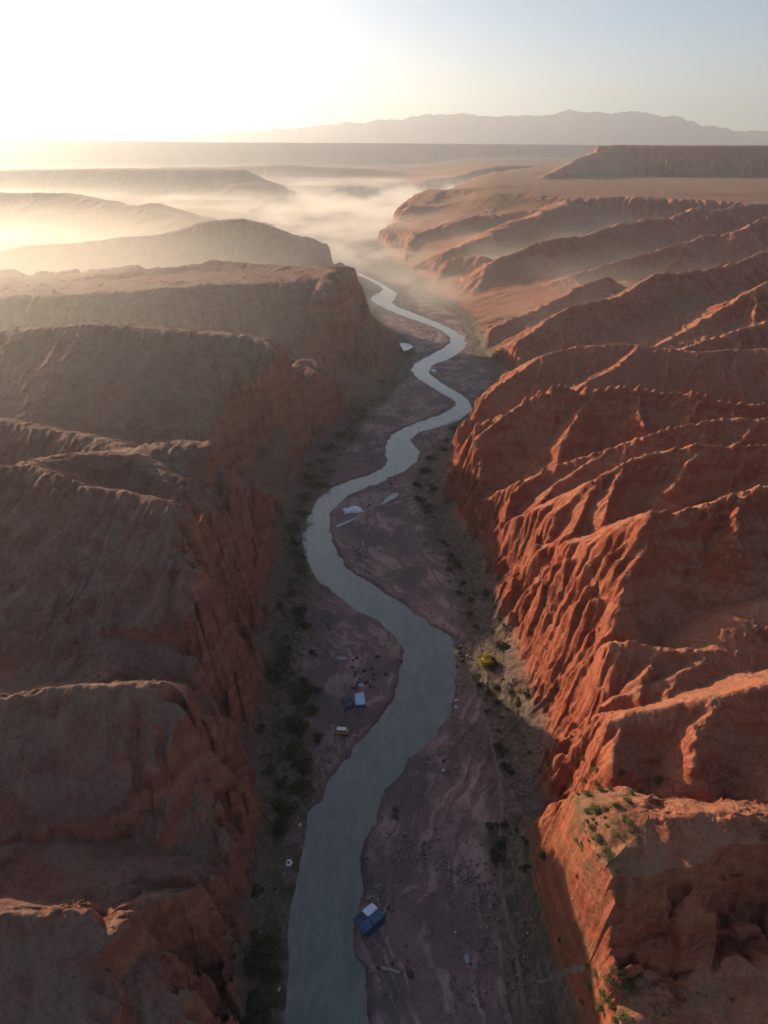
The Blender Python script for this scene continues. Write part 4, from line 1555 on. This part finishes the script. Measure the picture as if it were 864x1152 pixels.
m = bpy.data.materials.new('haze_air')
m.use_nodes = True
nt = m.node_tree
nt.nodes.clear()
out = nt.nodes.new('ShaderNodeOutputMaterial')
pv = nt.nodes.new('ShaderNodeVolumePrincipled')
pv.inputs['Color'].default_value = (.90, .93, .97, 1)
pv.inputs['Density'].default_value = 1.1e-4
pv.inputs['Anisotropy'].default_value = .68
nt.links.new(pv.outputs[0], out.inputs['Volume'])
props(box('haze', -9800, 9800, -200, 13700, -6, 900, m), 'thin pale haze over the whole canyon', 'haze', kind='stuff')

MIST = True
if MIST:
    m = bpy.data.materials.new('river_mist')
    m.use_nodes = True
    nt = m.node_tree
    nt.nodes.clear()
    t = NT.__new__(NT)
    t.m, t.t = m, nt
    t.out = t.n('ShaderNodeOutputMaterial')
    pv = t.n('ShaderNodeVolumePrincipled')
    pv.inputs['Color'].default_value = (1.0, .95, .88, 1)
    pv.inputs['Anisotropy'].default_value = .62
    g = t.n('ShaderNodeNewGeometry')
    P = g.outputs['Position']
    sx = t.n('ShaderNodeSeparateXYZ')
    t.l(P, sx.inputs[0])
    nz = t.noise(t.scale(P, (1, .6, 2.5)), .006, 3, .6)
    d = t.map(nz, .42, .62)
    hz = t.map(sx.outputs[2], 46, 4)
    # lies along the axis of the valley, thinner over the side gullies
    ax = t.math('ABSOLUTE', t.math('SUBTRACT', sx.outputs[0], t.map(sx.outputs[1], 700, 2600, 20, 330, False)))
    lane = t.map(ax, t.map(sx.outputs[1], 600, 2400, 260, 900, False), 60, .42, 1.0)
    yy = t.map(sx.outputs[1], 380, 1000)
    d = t.math('MULTIPLY', t.math('MULTIPLY', t.math('MULTIPLY', d, hz), yy), t.math('MULTIPLY', lane, .0085))
    hz2 = t.map(sx.outputs[2], 74, 20)
    d = t.math('ADD', d, t.math('MULTIPLY', t.math('MULTIPLY', hz2, t.map(sx.outputs[1], 300, 700)), .00032))
    dl = t.math('MULTIPLY', t.map(sx.outputs[0], 40, -320), t.math('MULTIPLY', t.map(sx.outputs[2], 106, 50), t.math('MULTIPLY', t.map(sx.outputs[1], 150, 480), t.map(sx.outputs[1], 1300, 550, .06, 1.0))))
    d = t.math('ADD', d, t.math('MULTIPLY', dl, .0019))
    t.l(d, pv.inputs['Density'])
    t.l(pv.outputs[0], t.out.inputs['Volume'])
    o = box('mist', -1100, 1000, 150, 3000, -4, 108, m)
    props(o, 'low morning mist lying in the upstream valley', 'mist', kind='stuff')
    m.cycles.volume_step_rate = 1.0

# ---------------------------------------------------------------- light, sky, camera
w = bpy.data.worlds.new('World')
scene.world = w
w.use_nodes = True
nt = w.node_tree
nt.nodes.clear()
out = nt.nodes.new('ShaderNodeOutputWorld')
bg = nt.nodes.new('ShaderNodeBackground')
sky = nt.nodes.new('ShaderNodeTexSky')
sky.sky_type = 'NISHITA'
sky.sun_disc = False
sky.sun_elevation = SUN_EL
sky.sun_rotation = SUN_AZ
sky.altitude = 1200
sky.air_density = 0.85
sky.dust_density = 1.3
sky.ozone_density = 1.0
bg.inputs[1].default_value = .08
nt.links.new(sky.outputs[0], bg.inputs[0])
nt.links.new(bg.outputs[0], out.inputs[0])

sl = bpy.data.lights.new('sun', 'SUN')
sl.energy = 5.0
sl.angle = math.radians(.6)
sl.color = (1.0, .78, .53)
so = bpy.data.objects.new('sun', sl)
COL.objects.link(so)
# direction the light travels
import mathutils
dv = mathutils.Vector((-math.sin(SUN_AZ) * math.cos(SUN_EL), -math.cos(SUN_AZ) * math.cos(SUN_EL), -math.sin(SUN_EL)))
so.rotation_euler = dv.to_track_quat('-Z', 'Y').to_euler()

cam = bpy.data.cameras.new('camera')
co_ = bpy.data.objects.new('camera', cam)
COL.objects.link(co_)
co_.location = (0, 0, H)
co_.rotation_euler = (math.pi / 2 - PITCH, 0, 0)
cam.sensor_fit = 'VERTICAL'
cam.sensor_height = 36
cam.lens = FL / 1152 * 36
cam.clip_start = .5
cam.clip_end = 60000
scene.camera = co_

scene.view_settings.view_transform = 'Standard'
scene.view_settings.look = 'None'
scene.view_settings.exposure = 0.8
scene.view_settings.gamma = 1.0
scene.view_settings.use_curve_mapping = False
scene.cycles.max_bounces = 4
scene.cycles.diffuse_bounces = 1
scene.cycles.glossy_bounces = 2
scene.cycles.volume_bounces = 1
scene.cycles.volume_max_steps = 64
scene.cycles.use_denoising = True
scene.cycles.use_adaptive_sampling = True
scene.cycles.adaptive_threshold = .035
print('script', round(time.time() - T0, 1))
